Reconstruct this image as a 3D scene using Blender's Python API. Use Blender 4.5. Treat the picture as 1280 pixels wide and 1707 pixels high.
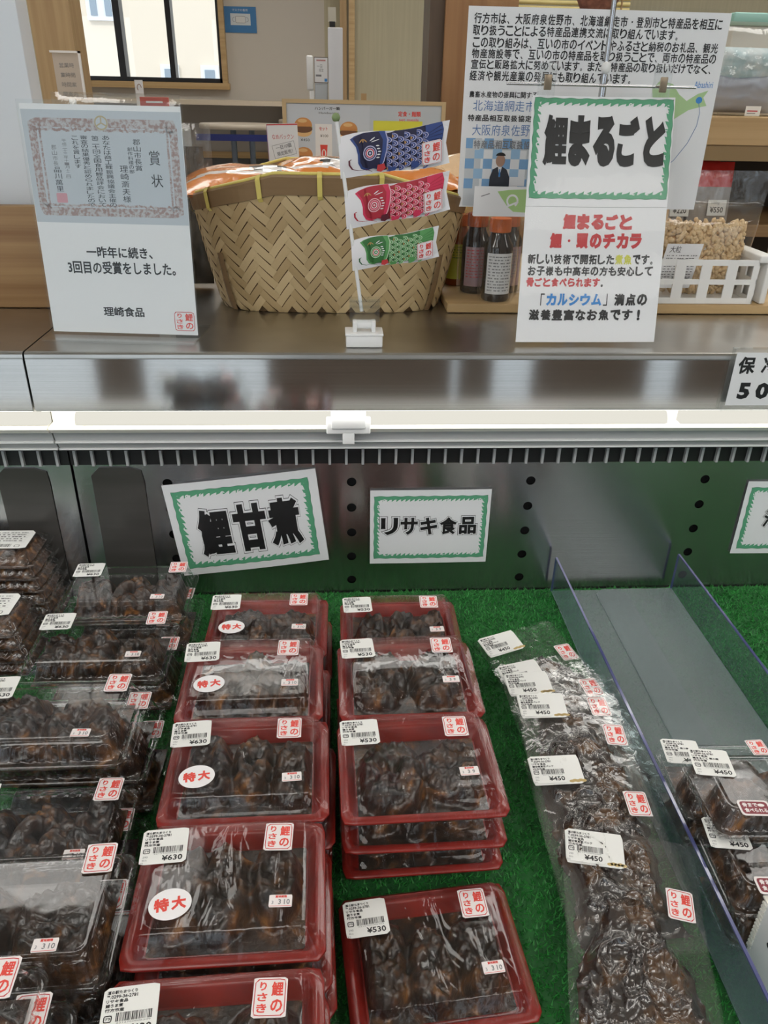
import bpy, bmesh, math, random
import numpy as np
from mathutils import Vector, Matrix, Euler, noise

sc = bpy.context.scene
COL = sc.collection
for o in list(bpy.data.objects):
    bpy.data.objects.remove(o)
PI = math.pi
H = 0.98                       # the case's own zero level stands 0.98 m above the shop floor

# ---------------------------------------------------------------- camera
cam_d = bpy.data.cameras.new('camera')
cam_d.sensor_fit = 'HORIZONTAL'; cam_d.sensor_width = 36.0
cam_d.lens = 36.0 * 1290.0 / 1280.0
cam_d.clip_start = 0.02; cam_d.clip_end = 200
cam = bpy.data.objects.new('camera', cam_d); COL.objects.link(cam)
def cam_axes(pitch, yaw, roll):
    cp, sp, cy, sy, cr, sr = math.cos(pitch), math.sin(pitch), math.cos(yaw), math.sin(yaw), math.cos(roll), math.sin(roll)
    f = Vector((sy*cp, cy*cp, -sp)); r = Vector((cy, -sy, 0)); u = r.cross(f)
    return cr*r + sr*u, -sr*r + cr*u, f
cr_, cu_, cf_ = cam_axes(0.4922, 0.0665, 0.0216)
cam.matrix_world = Matrix(((cr_.x, cu_.x, -cf_.x, 0.2317), (cr_.y, cu_.y, -cf_.y, -0.9597), (cr_.z, cu_.z, -cf_.z, 0.4682 + H), (0, 0, 0, 1)))
sc.camera = cam

# ---------------------------------------------------------------- light and exposure
sc.view_settings.view_transform = 'Standard'; sc.view_settings.look = 'None'
sc.view_settings.gamma = 1.0; sc.view_settings.exposure = 0.10
sc.view_settings.use_curve_mapping = False
sc.cycles.transparent_max_bounces = 32
sc.cycles.max_bounces = 10
sc.cycles.sample_clamp_indirect = 6.0
world = bpy.data.worlds.new('sky'); sc.world = world; world.use_nodes = True
bg = world.node_tree.nodes['Background']
bg.inputs[0].default_value = (0.78, 0.89, 1.0, 1); bg.inputs[1].default_value = 1.6
sun_d = bpy.data.lights.new('sun', 'SUN'); sun_d.energy = 1.0; sun_d.angle = 0.02; sun_d.color = (1, .96, .9)
sun = bpy.data.objects.new('sun', sun_d); COL.objects.link(sun)
sun.rotation_euler = Vector((0.35, 0.75, -0.62)).to_track_quat('-Z', 'Y').to_euler()
LAMP = 7.2                    # ceiling panels
STRIP = .75                    # case lamp

# ---------------------------------------------------------------- materials
MATS = {}
def principled(name):
    m = bpy.data.materials.new(name); m.use_nodes = True
    nt = m.node_tree
    return m, nt, nt.nodes['Principled BSDF']
def mat(name, col=(.8, .8, .8), rough=.5, metal=0.0, noise_=None, bump=None, coat=0.0, emis=None, spec=None, aniso=None, island=None, wave=None, sss=0, trans=0):
    if name in MATS: return MATS[name]
    m, nt, b = principled(name)
    N, L = nt.nodes, nt.links
    b.inputs['Base Color'].default_value = (*col, 1)
    b.inputs['Roughness'].default_value = rough
    b.inputs['Metallic'].default_value = metal
    if coat: b.inputs['Coat Weight'].default_value = coat; b.inputs['Coat Roughness'].default_value = .05
    if spec is not None: b.inputs['Specular IOR Level'].default_value = spec
    if trans: b.inputs['Transmission Weight'].default_value = trans
    if emis:
        b.inputs['Emission Color'].default_value = (*emis[0], 1); b.inputs['Emission Strength'].default_value = emis[1]
    tc = N.new('ShaderNodeTexCoord'); src = tc.outputs['Object']
    if noise_:                                   # (scale xyz, colour2, lo, hi, detail)
        sx, c2, lo, hi, det = noise_
        mp = N.new('ShaderNodeMapping'); mp.inputs['Scale'].default_value = sx; L.new(src, mp.inputs['Vector'])
        nz = N.new('ShaderNodeTexNoise'); nz.inputs['Scale'].default_value = 1; nz.inputs['Detail'].default_value = det
        L.new(mp.outputs[0], nz.inputs['Vector'])
        cr = N.new('ShaderNodeValToRGB'); cr.color_ramp.elements[0].position = lo; cr.color_ramp.elements[1].position = hi
        cr.color_ramp.elements[0].color = (*col, 1); cr.color_ramp.elements[1].color = (*c2, 1)
        L.new(nz.outputs['Fac'], cr.inputs['Fac']); L.new(cr.outputs['Color'], b.inputs['Base Color'])
    if island:                                   # second colour mixed per separate strip
        g = N.new('ShaderNodeNewGeometry'); cr = N.new('ShaderNodeValToRGB')
        cr.color_ramp.elements[0].color = (*col, 1); cr.color_ramp.elements[1].color = (*island, 1)
        L.new(g.outputs['Random Per Island'], cr.inputs['Fac']); L.new(cr.outputs['Color'], b.inputs['Base Color'])
    if bump:                                     # (scale xyz, strength, distance, detail)
        sx, st, di, det = bump
        mp = N.new('ShaderNodeMapping'); mp.inputs['Scale'].default_value = sx; L.new(src, mp.inputs['Vector'])
        nz = N.new('ShaderNodeTexNoise'); nz.inputs['Scale'].default_value = 1; nz.inputs['Detail'].default_value = det
        L.new(mp.outputs[0], nz.inputs['Vector'])
        bp = N.new('ShaderNodeBump'); bp.inputs['Strength'].default_value = st; bp.inputs['Distance'].default_value = di
        L.new(nz.outputs['Fac'], bp.inputs['Height']); L.new(bp.outputs[0], b.inputs['Normal'])
    if aniso:
        b.inputs['Anisotropic'].default_value = aniso[0]
        cv = N.new('ShaderNodeCombineXYZ')
        for i in range(3): cv.inputs[i].default_value = aniso[1][i]
        L.new(cv.outputs[0], b.inputs['Tangent'])
    MATS[name] = m
    return m
def clear(name, tint=(.95, .95, .95), ior=1.45, rough=.03, haze=0.0, hazecol=(.8, .8, .8), bump=None, boost=1.0):
    """thin clear plastic: mostly straight through, a mirror-like film on top, a little milky scatter"""
    if name in MATS: return MATS[name]
    m = bpy.data.materials.new(name); m.use_nodes = True
    nt = m.node_tree; N, L = nt.nodes, nt.links
    N.remove(N['Principled BSDF']); out = N['Material Output']
    tr = N.new('ShaderNodeBsdfTransparent'); tr.inputs[0].default_value = (*tint, 1)
    gl = N.new('ShaderNodeBsdfGlossy'); gl.inputs['Roughness'].default_value = rough; gl.inputs[0].default_value = (1, 1, 1, 1)
    f0 = ((ior-1)/(ior+1))**2*boost               # Schlick reflectance, the same from both sides of a thin sheet
    lw = N.new('ShaderNodeLayerWeight'); lw.inputs['Blend'].default_value = .5
    pw = N.new('ShaderNodeMath'); pw.operation = 'POWER'; pw.inputs[1].default_value = 5.0; L.new(lw.outputs['Facing'], pw.inputs[0])
    ma = N.new('ShaderNodeMath'); ma.operation = 'MULTIPLY_ADD'; ma.inputs[1].default_value = 1-f0; ma.inputs[2].default_value = f0; L.new(pw.outputs[0], ma.inputs[0])
    sh = tr
    if haze:
        di = N.new('ShaderNodeBsdfDiffuse'); di.inputs[0].default_value = (*hazecol, 1)
        mh = N.new('ShaderNodeMixShader'); mh.inputs[0].default_value = haze
        L.new(tr.outputs[0], mh.inputs[1]); L.new(di.outputs[0], mh.inputs[2]); sh = mh
    mx = N.new('ShaderNodeMixShader')
    fac = ma.outputs[0]
    L.new(fac, mx.inputs[0]); L.new(sh.outputs[0], mx.inputs[1]); L.new(gl.outputs[0], mx.inputs[2])
    L.new(mx.outputs[0], out.inputs['Surface'])
    if bump:
        tc = N.new('ShaderNodeTexCoord'); mp = N.new('ShaderNodeMapping'); mp.inputs['Scale'].default_value = bump[0]
        L.new(tc.outputs['Object'], mp.inputs['Vector'])
        nz = N.new('ShaderNodeTexNoise'); nz.inputs['Scale'].default_value = 1; nz.inputs['Detail'].default_value = bump[3]
        if len(bump) > 4: nz.inputs['Distortion'].default_value = bump[4]
        L.new(mp.outputs[0], nz.inputs['Vector'])
        bp = N.new('ShaderNodeBump'); bp.inputs['Strength'].default_value = bump[1]; bp.inputs['Distance'].default_value = bump[2]
        L.new(nz.outputs['Fac'], bp.inputs['Height']); L.new(bp.outputs[0], gl.inputs['Normal']); L.new(bp.outputs[0], lw.inputs['Normal'])
    MATS[name] = m
    return m
def lit(name, col, s):
    if name in MATS: return MATS[name]
    m = bpy.data.materials.new(name); m.use_nodes = True; nt = m.node_tree
    nt.nodes.remove(nt.nodes['Principled BSDF'])
    e = nt.nodes.new('ShaderNodeEmission'); e.inputs[0].default_value = (*col, 1); e.inputs[1].default_value = s
    nt.links.new(e.outputs[0], nt.nodes['Material Output'].inputs['Surface'])
    MATS[name] = m; return m

STEEL = mat('brushed steel', (.64, .63, .61), .085, 1.0, noise_=((2, 2, 700), (.58, .57, .55), .35, .65, 2), aniso=(.6, (0, 0, 1)))
STEELTOP = mat('brushed steel top', (.52, .51, .48), .30, 1.0, bump=((3, 700, 3), .08, .001, 2), noise_=((9, 9, 9), (.40, .39, .37), .35, .7, 3))
PANEL = mat('case back steel', (.48, .48, .48), .20, 1.0, bump=((4, 4, 700), .08, .001, 2), aniso=(.9, (0, 0, 1)))
PAPER = mat('white paper', (.80, .80, .81), .55)
PHOTO = mat('photo paper', (.50, .54, .58), .4)
INK = mat('black ink', (.012, .012, .013), .45)
GREYINK = mat('grey ink', (.20, .20, .21), .5)
RED = mat('red ink', (.55, .045, .05), .5)
CRED = mat('bright red ink', (.75, .07, .05), .5)
BLUE = mat('blue ink', (.05, .25, .62), .5)
NAVYTXT = mat('navy ink', (.10, .20, .42), .5)
YEL = mat('olive yellow ink', (.62, .62, .08), .5)
GREEN = mat('frame green', (.10, .36, .20), .5)
DGREEN = mat('frame green edge', (.04, .18, .09), .5)
LABEL = mat('label stock', (.82, .82, .79), .45)
STICK = mat('sticker stock', (.84, .78, .77), .45)
WHITEPL = mat('white plastic', (.80, .80, .79), .35)
CREAM = mat('cream enamel', (.84, .82, .74), .35)
GREYPL = mat('grey enamel', (.42, .43, .43), .4)
BLACK = mat('black plastic', (.008, .008, .008), .5)
DARKSHEET = mat('dark grey sheet', (.050, .047, .043), .28, noise_=((6, 6, 40), (.066, .062, .058), .4, .7, 2))
TRAYRED = mat('red lacquer tray', (.27, .018, .012), .30, noise_=((60, 60, 60), (.21, .013, .009), .4, .7, 3))
LID = clear('clear lid', (.98, .98, .98), 1.28, .04, .002, bump=((24, 24, 24), .2, .0014, 2))
FILM = clear('cling film', (.985, .985, .985), 1.36, .03, .002, bump=((40, 14, 34), .8, .0022, 3, .8))
CLAM = clear('clear clamshell', (.97, .975, .975), 1.38, .05, .004, bump=((26, 26, 26), .22, .0016, 2), boost=1.2)
POUCH = clear('vacuum film', (.97, .97, .965), 1.42, .03, .022, bump=((55, 55, 55), .40, .0018, 2, 1.0), boost=1.3)
BAG = clear('cellophane', (.96, .96, .95), 1.45, .07, .03, bump=((40, 40, 40), .6, .002, 3, .5), boost=1.2)
ACRYL = clear('acrylic sheet', (.80, .87, .88), 1.5, .02, .04, (.35, .42, .5))
ACRYLEDGE = mat('acrylic edge', (.08, .09, .22), .15, coat=.5)
CLEARH = clear('clear holder', (.95, .96, .96), 1.5, .03, .012)
FROST = clear('frosted acrylic base', (.72, .78, .77), 1.2, .35, .26, (.50, .56, .58))
PINE = mat('pine board', (.38, .23, .10), .5, noise_=((1.5, 14, 90), (.24, .12, .045), .35, .7, 5))
PINELIGHT = mat('pale pine', (.58, .40, .20), .5, noise_=((1.2, 40, 60), (.46, .30, .13), .35, .7, 5))
OAKV = mat('upright timber', (.46, .31, .15), .55, noise_=((50, 50, 2), (.36, .22, .10), .35, .7, 4))
PILLAR = mat('brown timber pillar', (.30, .155, .062), .5, noise_=((40, 40, 2), (.22, .105, .04), .35, .7, 4))

# ---------------------------------------------------------------- mesh building
class MB:
    def __init__(s): s.v = []; s.f = []; s.m = []; s.mats = []; s.sm = []
    def mi(s, m):
        if m not in s.mats: s.mats.append(m)
        return s.mats.index(m)
    def add(s, verts, faces, m, smooth=False):
        b = len(s.v); k = s.mi(m)
        s.v.extend([tuple(p) for p in verts])
        for f in faces: s.f.append(tuple(b + i for i in f)); s.m.append(k); s.sm.append(smooth)
    def box(s, x0, x1, y0, y1, z0, z1, m):
        v = [(x0, y0, z0), (x1, y0, z0), (x1, y1, z0), (x0, y1, z0), (x0, y0, z1), (x1, y0, z1), (x1, y1, z1), (x0, y1, z1)]
        s.add(v, [(0, 3, 2, 1), (4, 5, 6, 7), (0, 1, 5, 4), (1, 2, 6, 5), (2, 3, 7, 6), (3, 0, 4, 7)], m)
    def bbox(s, x0, x1, y0, y1, z0, z1, m, r=.003, seg=2):
        bm = bmesh.new(); bmesh.ops.create_cube(bm, size=1)
        for v in bm.verts: v.co = Vector(((x0+x1)/2 + v.co.x*(x1-x0), (y0+y1)/2 + v.co.y*(y1-y0), (z0+z1)/2 + v.co.z*(z1-z0)))
        bmesh.ops.bevel(bm, geom=bm.edges[:], offset=r, segments=seg, affect='EDGES', profile=.5)
        s.addbm(bm, m, True)
    def addbm(s, bm, m, smooth=False):
        bm.verts.index_update()
        s.add([v.co[:] for v in bm.verts], [[v.index for v in f.verts] for f in bm.faces], m, smooth); bm.free()
    def quad(s, a, b, c, d, m): s.add([a, b, c, d], [(0, 1, 2, 3)], m)
    def prism(s, pts, y0, y1, m):                # polygon in x,z swept along y
        n = len(pts)
        v = [(x, y0, z) for x, z in pts] + [(x, y1, z) for x, z in pts]
        s.add(v, [tuple(range(n)), tuple(reversed(range(n, 2*n)))] + [(i, (i+1) % n + 0, (i+1) % n + n, i+n)[::-1] for i in range(n)], m)
    def extrude_x(s, prof, x0, x1, m, smooth=False, closed=True):   # profile in y,z swept along x
        n = len(prof)
        v = [(x0, y, z) for y, z in prof] + [(x1, y, z) for y, z in prof]
        f = [(i, (i+1) % n, (i+1) % n + n, i+n) for i in range(n if closed else n-1)]
        s.add(v, f, m, smooth)
        if closed: s.add(v, [tuple(range(n)), tuple(range(n, 2*n))], m)
    def tube(s, path, r, m, n=10, caps=True):
        path = [Vector(p) for p in path]; rs = r if isinstance(r, (list, tuple)) else [r]*len(path)
        V = []; F = []
        for i, p in enumerate(path):
            t = (path[min(i+1, len(path)-1)] - path[max(i-1, 0)]).normalized()
            a = t.cross(Vector((0, 0, 1)) if abs(t.z) < .9 else Vector((1, 0, 0))).normalized(); b = t.cross(a)
            for k in range(n): V.append(p + rs[i]*(math.cos(2*PI*k/n)*a + math.sin(2*PI*k/n)*b))
        for i in range(len(path)-1):
            for k in range(n): F.append((i*n+k, i*n+(k+1) % n, (i+1)*n+(k+1) % n, (i+1)*n+k))
        s.add(V, F, m, True)
        if caps: s.add(V, [tuple(range(n))[::-1], tuple(range((len(path)-1)*n, len(path)*n))], m)
    def lathe(s, prof, m, c=(0, 0, 0), n=32, cap=True):
        V = []; F = []
        for r, z in prof:
            for k in range(n): V.append((c[0]+r*math.cos(2*PI*k/n), c[1]+r*math.sin(2*PI*k/n), c[2]+z))
        for i in range(len(prof)-1):
            for k in range(n): F.append((i*n+k, i*n+(k+1) % n, (i+1)*n+(k+1) % n, (i+1)*n+k))
        s.add(V, F, m, True)
        if cap: s.add(V, [tuple(range(n))[::-1], tuple(range((len(prof)-1)*n, len(prof)*n))], m)
    def loft(s, loops, m, smooth=False, cap0=False, cap1=True):
        n = len(loops[0]); V = [p for lp in loops for p in lp]; F = []
        for i in range(len(loops)-1):
            for k in range(n): F.append((i*n+k, i*n+(k+1) % n, (i+1)*n+(k+1) % n, (i+1)*n+k))
        s.add(V, F, m, smooth)
        c = []
        if cap0: c.append(tuple(range(n))[::-1])
        if cap1: c.append(tuple(range((len(loops)-1)*n, len(loops)*n)))
        if c: s.add(V, c, m)
    def grid(s, fn, nu, nv, m, smooth=True, mask=None):
        V = [fn(i/nu, j/nv) for j in range(nv+1) for i in range(nu+1)]; F = []
        for j in range(nv):
            for i in range(nu):
                if mask and not mask((i+.5)/nu, (j+.5)/nv): continue
                a = j*(nu+1)+i; F.append((a, a+1, a+nu+2, a+nu+1))
        s.add(V, F, m, smooth)
    def mesh(s, name):
        me = bpy.data.meshes.new(name); me.from_pydata(s.v, [], s.f)
        for m in s.mats: me.materials.append(m)
        me.polygons.foreach_set('material_index', s.m); me.polygons.foreach_set('use_smooth', s.sm)
        me.update(); return me
    def build(s, name, parent=None, loc=None, rot=None):
        o = bpy.data.objects.new(name, s.mesh(name)); COL.objects.link(o)
        if parent: o.parent = parent
        if loc: o.location = loc
        if rot: o.rotation_euler = rot
        return o
def link(name, me, parent=None, loc=(0, 0, 0), rot=(0, 0, 0)):
    o = bpy.data.objects.new(name, me); COL.objects.link(o); o.parent = parent
    o.location = loc; o.rotation_euler = rot; return o
def tag(o, label=None, cat=None, group=None, kind=None):
    if label: o['label'] = label
    if cat: o['category'] = cat
    if group: o['group'] = group
    if kind: o['kind'] = kind
    return o
def thing(name, label, cat, loc=(0, 0, 0), rot=(0, 0, 0), group=None):
    o = bpy.data.objects.new(name, None); COL.objects.link(o); o.empty_display_size = .02
    o.location = (loc[0], loc[1], loc[2]+H); o.rotation_euler = rot
    return tag(o, label, cat, group)
def struct(o): o['kind'] = 'structure'; return o

def rloop(hx, hy, r, z, N=64, cx=0, cy=0, ripple=None):
    """a rounded rectangle with N points evenly spaced round it"""
    r = min(r, hx, hy); sx, sy = 2*(hx-r), 2*(hy-r); arc = PI*r/2
    per = 2*sx + 2*sy + 4*arc; out = []
    for i in range(N):
        d = per*i/N; x = y = 0
        segs = [('l', (hx, -(hy-r)), (0, 1), sy, (1, 0)), ('a', (hx-r, hy-r), 0, arc, None), ('l', (hx-r, hy), (-1, 0), sx, (0, 1)), ('a', (-(hx-r), hy-r), PI/2, arc, None),
                ('l', (-hx, hy-r), (0, -1), sy, (-1, 0)), ('a', (-(hx-r), -(hy-r)), PI, arc, None), ('l', (-(hx-r), -hy), (1, 0), sx, (0, -1)), ('a', (hx-r, -(hy-r)), 3*PI/2, arc, None)]
        for k, p, q, ln, nn in segs:
            if d <= ln or (k == 'a' and p == (hx-r, -(hy-r))):
                if k == 'l': x, y = p[0]+q[0]*d, p[1]+q[1]*d; nx, ny = nn
                else:
                    a = q + (d/r if r > 0 else 0); nx, ny = math.cos(a), math.sin(a); x, y = p[0]+r*nx, p[1]+r*ny
                break
            d -= ln
        if ripple: e = ripple*(1 if i % 4 < 2 else -1); x += nx*e; y += ny*e
        out.append((cx+x, cy+y, z))
    return out

# ---------------------------------------------------------------- flat printed sheets
_G = {}
def glyphs(body, fat=0.0, res=2):
    k = (body, fat, res)
    if k in _G: return _G[k]
    c = bpy.data.curves.new('txt', 'FONT'); c.body = body; c.size = 1; c.resolution_u = res; c.fill_mode = 'BOTH' if fat else 'FRONT'
    if fat: c.bevel_depth = fat; c.bevel_resolution = 1
    o = bpy.data.objects.new('txt', c); me = o.to_mesh()
    n = len(me.vertices); co = np.empty(n*3); me.vertices.foreach_get('co', co); co = co.reshape(-1, 3)
    fs = [tuple(p.vertices) for p in me.polygons]
    o.to_mesh_clear(); bpy.data.objects.remove(o); bpy.data.curves.remove(c)
    if n == 0: co = np.zeros((1, 3))
    _G[k] = (co, fs, co.min(0), co.max(0)); return _G[k]
class Sheet:
    """2-D print: items live in u,v (metres) and a small height w, and are laid on a surface by a map"""
    def __init__(s): s.b = MB()
    def poly(s, pts, m, w=0): s.b.add([(u, v, w) for u, v in pts], [tuple(range(len(pts)))], m)
    def rect(s, u0, v0, u1, v1, m, w=0, n=1, k=1):
        s.b.grid(lambda a, c: (u0+(u1-u0)*a, v0+(v1-v0)*c, w), n, k, m, False)
    def slab(s, u0, v0, u1, v1, m, w0, w1): s.b.box(u0, u1, v0, v1, w0, w1, m)
    def rrect(s, u0, v0, u1, v1, r, m, w=0, th=0, N=32):
        lp = rloop((u1-u0)/2, (v1-v0)/2, r, w, N, (u0+u1)/2, (v0+v1)/2)
        if th: s.b.loft([[(x, y, w-th) for x, y, _ in lp], lp], m, cap0=True)
        else: s.b.add(lp, [tuple(range(N))], m)
    def rring(s, u0, v0, u1, v1, r, t, m, w=0, N=32):
        a = rloop((u1-u0)/2, (v1-v0)/2, r, w, N, (u0+u1)/2, (v0+v1)/2); b = rloop((u1-u0)/2-t, (v1-v0)/2-t, max(r-t, .0001), w, N, (u0+u1)/2, (v0+v1)/2)
        s.b.add(a+b, [(i, (i+1) % N, N+(i+1) % N, N+i) for i in range(N)], m)
    def fine(s, pts, m, w=0, cuts=5):
        bm = bmesh.new(); f = bm.faces.new([bm.verts.new((u, v, w)) for u, v in pts])
        bmesh.ops.triangulate(bm, faces=[f]); bmesh.ops.subdivide_edges(bm, edges=bm.edges[:], cuts=cuts, use_grid_fill=True)
        s.b.addbm(bm, m)
    def ell(s, u, v, a, b, m, w=0, n=20, a0=0, a1=2*PI, rot=0):
        full = a1-a0 > 6.28; k = n if full else n+1; P = []
        for i in range(k):
            t = a0+(a1-a0)*i/n; x, y = a*math.cos(t), b*math.sin(t)
            P.append((u+x*math.cos(rot)-y*math.sin(rot), v+x*math.sin(rot)+y*math.cos(rot)))
        s.poly(P, m, w)
    def ring(s, u, v, a, b, t, m, w=0, n=20, a0=0, a1=2*PI):
        P = []; F = []
        for i in range(n+1):
            q = a0+(a1-a0)*i/n
            P += [(u+a*math.cos(q), v+b*math.sin(q), w), (u+(a-t)*math.cos(q), v+(b-t)*math.sin(q), w)]
        s.b.add(P, [(2*i, 2*i+2, 2*i+3, 2*i+1) for i in range(n)], m)
    def line(s, pts, t, m, w=0):
        P = [Vector((p[0], p[1])) for p in pts]; V = []; n = len(P)
        ts = t if isinstance(t, (list, tuple)) else [t]*n
        for i in range(n):
            d = (P[min(i+1, n-1)]-P[max(i-1, 0)]); d = d.normalized() if d.length > 0 else Vector((1, 0)); q = Vector((-d.y, d.x))*ts[i]/2
            V += [(P[i].x+q.x, P[i].y+q.y, w), (P[i].x-q.x, P[i].y-q.y, w)]
        s.b.add(V, [(2*i, 2*i+1, 2*i+3, 2*i+2) for i in range(n-1)], m)
    def text(s, body, u0, v0, u1, v1, m, w=.0002, fat=0.0, res=2, dz=.00015, keep=False, ital=0):
        co, fs, lo, hi = glyphs(body, fat, res)
        sx = (u1-u0)/max(hi[0]-lo[0], 1e-6); sy = (v1-v0)/max(hi[1]-lo[1], 1e-6)
        if keep: sx = sy = min(sx, sy)
        z = (co[:, 2]/fat*dz) if fat else co[:, 2]*0
        X = u0+(co[:, 0]-lo[0])*sx; Y = v0+(co[:, 1]-lo[1])*sy
        X = X + (Y-v0)*ital
        s.b.add(np.stack([X, Y, w+z], 1).tolist(), fs, m)
    def column(s, body, u0, u1, v1, v0, m, w=.0002, fat=0.0):
        n = len(body); h = (v1-v0)/n
        for i, ch in enumerate(body):
            if ch.strip(): s.text(ch, u0, v1-(i+.93)*h, u1, v1-(i+.07)*h, m, w, fat)
    def frame(s, u0, v0, u1, v1, t, m, edge, w=.0002, seed=0, p=.0088):
        """wavy green border with hooked wave crests on its inner side"""
        rnd = random.Random(seed)
        for a, b, inw in (((u0, v0), (u1, v0), (0, 1)), ((u1, v0), (u1, v1), (-1, 0)), ((u1, v1), (u0, v1), (0, -1)), ((u0, v1), (u0, v0), (1, 0))):
            L = math.hypot(b[0]-a[0], b[1]-a[1]); d = ((b[0]-a[0])/L, (b[1]-a[1])/L); q = 0.0
            n = max(6, int(L/p)); n8 = n*8; O = []; I = []
            for i in range(n8+1):
                x = L*i/n8; ph = (i % 8)/8.0; wob = .00045*math.sin(x*330+seed)
                cut = min(1.0, x/t, (L-x)/t)
                dep = (t*(.5+.5*ph**1.6) + (.0004*math.sin(x*900)))*1.0
                sk = p*.45*ph**2.2 if i < n8 else 0
                dep2 = min(dep, 9)
                O.append((a[0]+d[0]*x-inw[0]*wob, a[1]+d[1]*x-inw[1]*wob, w))
                xi = min(max(x+sk, t*.55), L-t*.55)
                I.append((a[0]+d[0]*xi+inw[0]*dep2, a[1]+d[1]*xi+inw[1]*dep2, w))
            k = len(O)
            s.b.add(O+I, [(i, i+1, k+i+1, k+i) for i in range(k-1)], m)
            s.b.add([(x, y, w+.00006) for x, y, _ in O]+[(x+inw[0]*.0005, y+inw[1]*.0005, w+.00006) for x, y, _ in O], [(i, i+1, k+i+1, k+i) for i in range(k-1)], edge)
            for c in range(int(L/.022)):          # small white curls in the band
                x = (c+.5+rnd.uniform(-.3, .3))*.022
                if x > L-t or x < t: continue
                px, py = a[0]+d[0]*x+inw[0]*t*.72, a[1]+d[1]*x+inw[1]*t*.72
                s.ring(px, py, t*.26, t*.26, t*.12, PAPER, w+.0001, 10, rnd.uniform(0, 3), 5.5)
    def build(s, name, parent=None, f=None, loc=None, rot=None, th=None):
        if f: s.b.v = [tuple(f(*p)) for p in s.b.v]
        return s.b.build(name, parent, loc, rot)
    def mesh(s, name, f=None):
        if f: s.b.v = [tuple(f(*p)) for p in s.b.v]
        return s.b.mesh(name)
def upright(o, du, dv, n):                       # map sheet to a plane: origin, u axis, v axis, outward normal
    o, du, dv, n = Vector(o), Vector(du), Vector(dv), Vector(n)
    return lambda u, v, w: (o + du*u + dv*v + n*w)
FACE = lambda x, y, z: upright((x, y, z), (1, 0, 0), (0, 0, 1), (0, -1, 0))
def fbm(x, y, z=0.0, o=3): return noise.fractal(Vector((x, y, z)), 1.0, 2.0, o)
# ================================================================ THE ROOM
WALL = mat('beige wallpaper', (.60, .55, .48), .7)
WALLLOW = mat('greyish lower wall', (.44, .40, .36), .7)
OLIVE = mat('olive beige wallpaper', (.50, .45, .31), .7, noise_=((60, 60, 2), (.47, .42, .29), .4, .6, 2))
CEIL = mat('ceiling board', (.78, .77, .74), .8)
FLOORM = mat('pale stone floor tile', (.50, .49, .47), .3, noise_=((2, 2, 2), (.44, .43, .41), .4, .6, 3))
DARKW = mat('dark timber', (.10, .065, .04), .5, noise_=((40, 40, 3), (.07, .045, .028), .35, .7, 3))
FRAMEBLK = mat('black window frame', (.012, .011, .014), .4)
GLASSW = clear('window glass', (.97, .98, .98), 1.45, .01)
x0, x1, y0, y1 = -5.0, 7.0, -3.1, 5.0
zc = 1.85 + H
b = MB(); b.box(x0, x1, y0, y1, -.08, 0, FLOORM); struct(b.build('floor'))
b = MB(); b.box(x0, x1, y0, y1, zc, zc+.1, CEIL); struct(b.build('ceiling'))
# far wall, with the window opening
wx0, wx1, wz0, wz1 = -1.452, -.512, .536+H, 1.55+H
b = MB()
b.box(x0, wx0, y1, y1+.15, 0, zc, WALL); b.box(wx1, .17, y1, y1+.15, 0, zc, WALL)
b.box(wx0, wx1, y1, y1+.15, 0, wz0, WALL); b.box(wx0, wx1, y1, y1+.15, wz1, zc, WALL)
b.box(.17, x1, y1, y1+.15, 0, zc, OLIVE)
struct(b.build('wall_back'))
b = MB(); b.box(.31, .85, y1-.2, y1, 0, zc, OLIVE); b.box(.85, x1, y1-.2, y1, 0, zc, OLIVE); struct(b.build('wall_recess'))
b = MB(); b.box(.270, .312, y1-.24, y1-.1, 0, zc, OAKV); b.box(.325, .362, y1-.26, y1-.2, 0, zc, PINELIGHT); struct(b.build('trim_1'))
b = MB(); b.box(x0, .17, y1-.02, y1-.001, 0, .425+H, WALLLOW); b.box(x0, .17, y1-.03, y1-.02, .075+H, .115+H, PINELIGHT)
b.box(x0, .17, y1-.035, y1-.02, 0, .07+H, mat('dark dado', (.10, .10, .10), .6)); struct(b.build('baseboard_back'))
b = MB()                                       # window: black frame, two mullions, panes, pale sill
t = .022
b.box(wx0-.03, wx0+.012, y1-.03, y1+.1, wz0-.02, wz1, FRAMEBLK); b.box(wx1-.012, wx1+.004, y1-.03, y1+.1, wz0-.02, wz1, FRAMEBLK)
b.box(wx0-.03, wx1+.004, y1-.03, y1+.1, wz0-.006, wz0+.018, FRAMEBLK)
b.box(-1.175, -1.132, y1-.02, y1+.08, wz0, wz1, FRAMEBLK); b.box(-.846, -.812, y1-.02, y1+.08, wz0, wz1, FRAMEBLK)
w = b.build('window_1'); struct(w)
g = MB(); g.box(wx0, wx1, y1+.04, y1+.045, wz0, wz1, GLASSW); g.build('window_pane', w)
g = MB(); g.box(wx0-.05, wx1+.05, y1-.06, y1+.0, wz0-.045, wz0-.008, PINELIGHT); g.box(wx1+.006, wx1+.04, y1-.05, y1, wz0-.03, wz1, PINELIGHT); g.build('window_sill', w)
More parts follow.
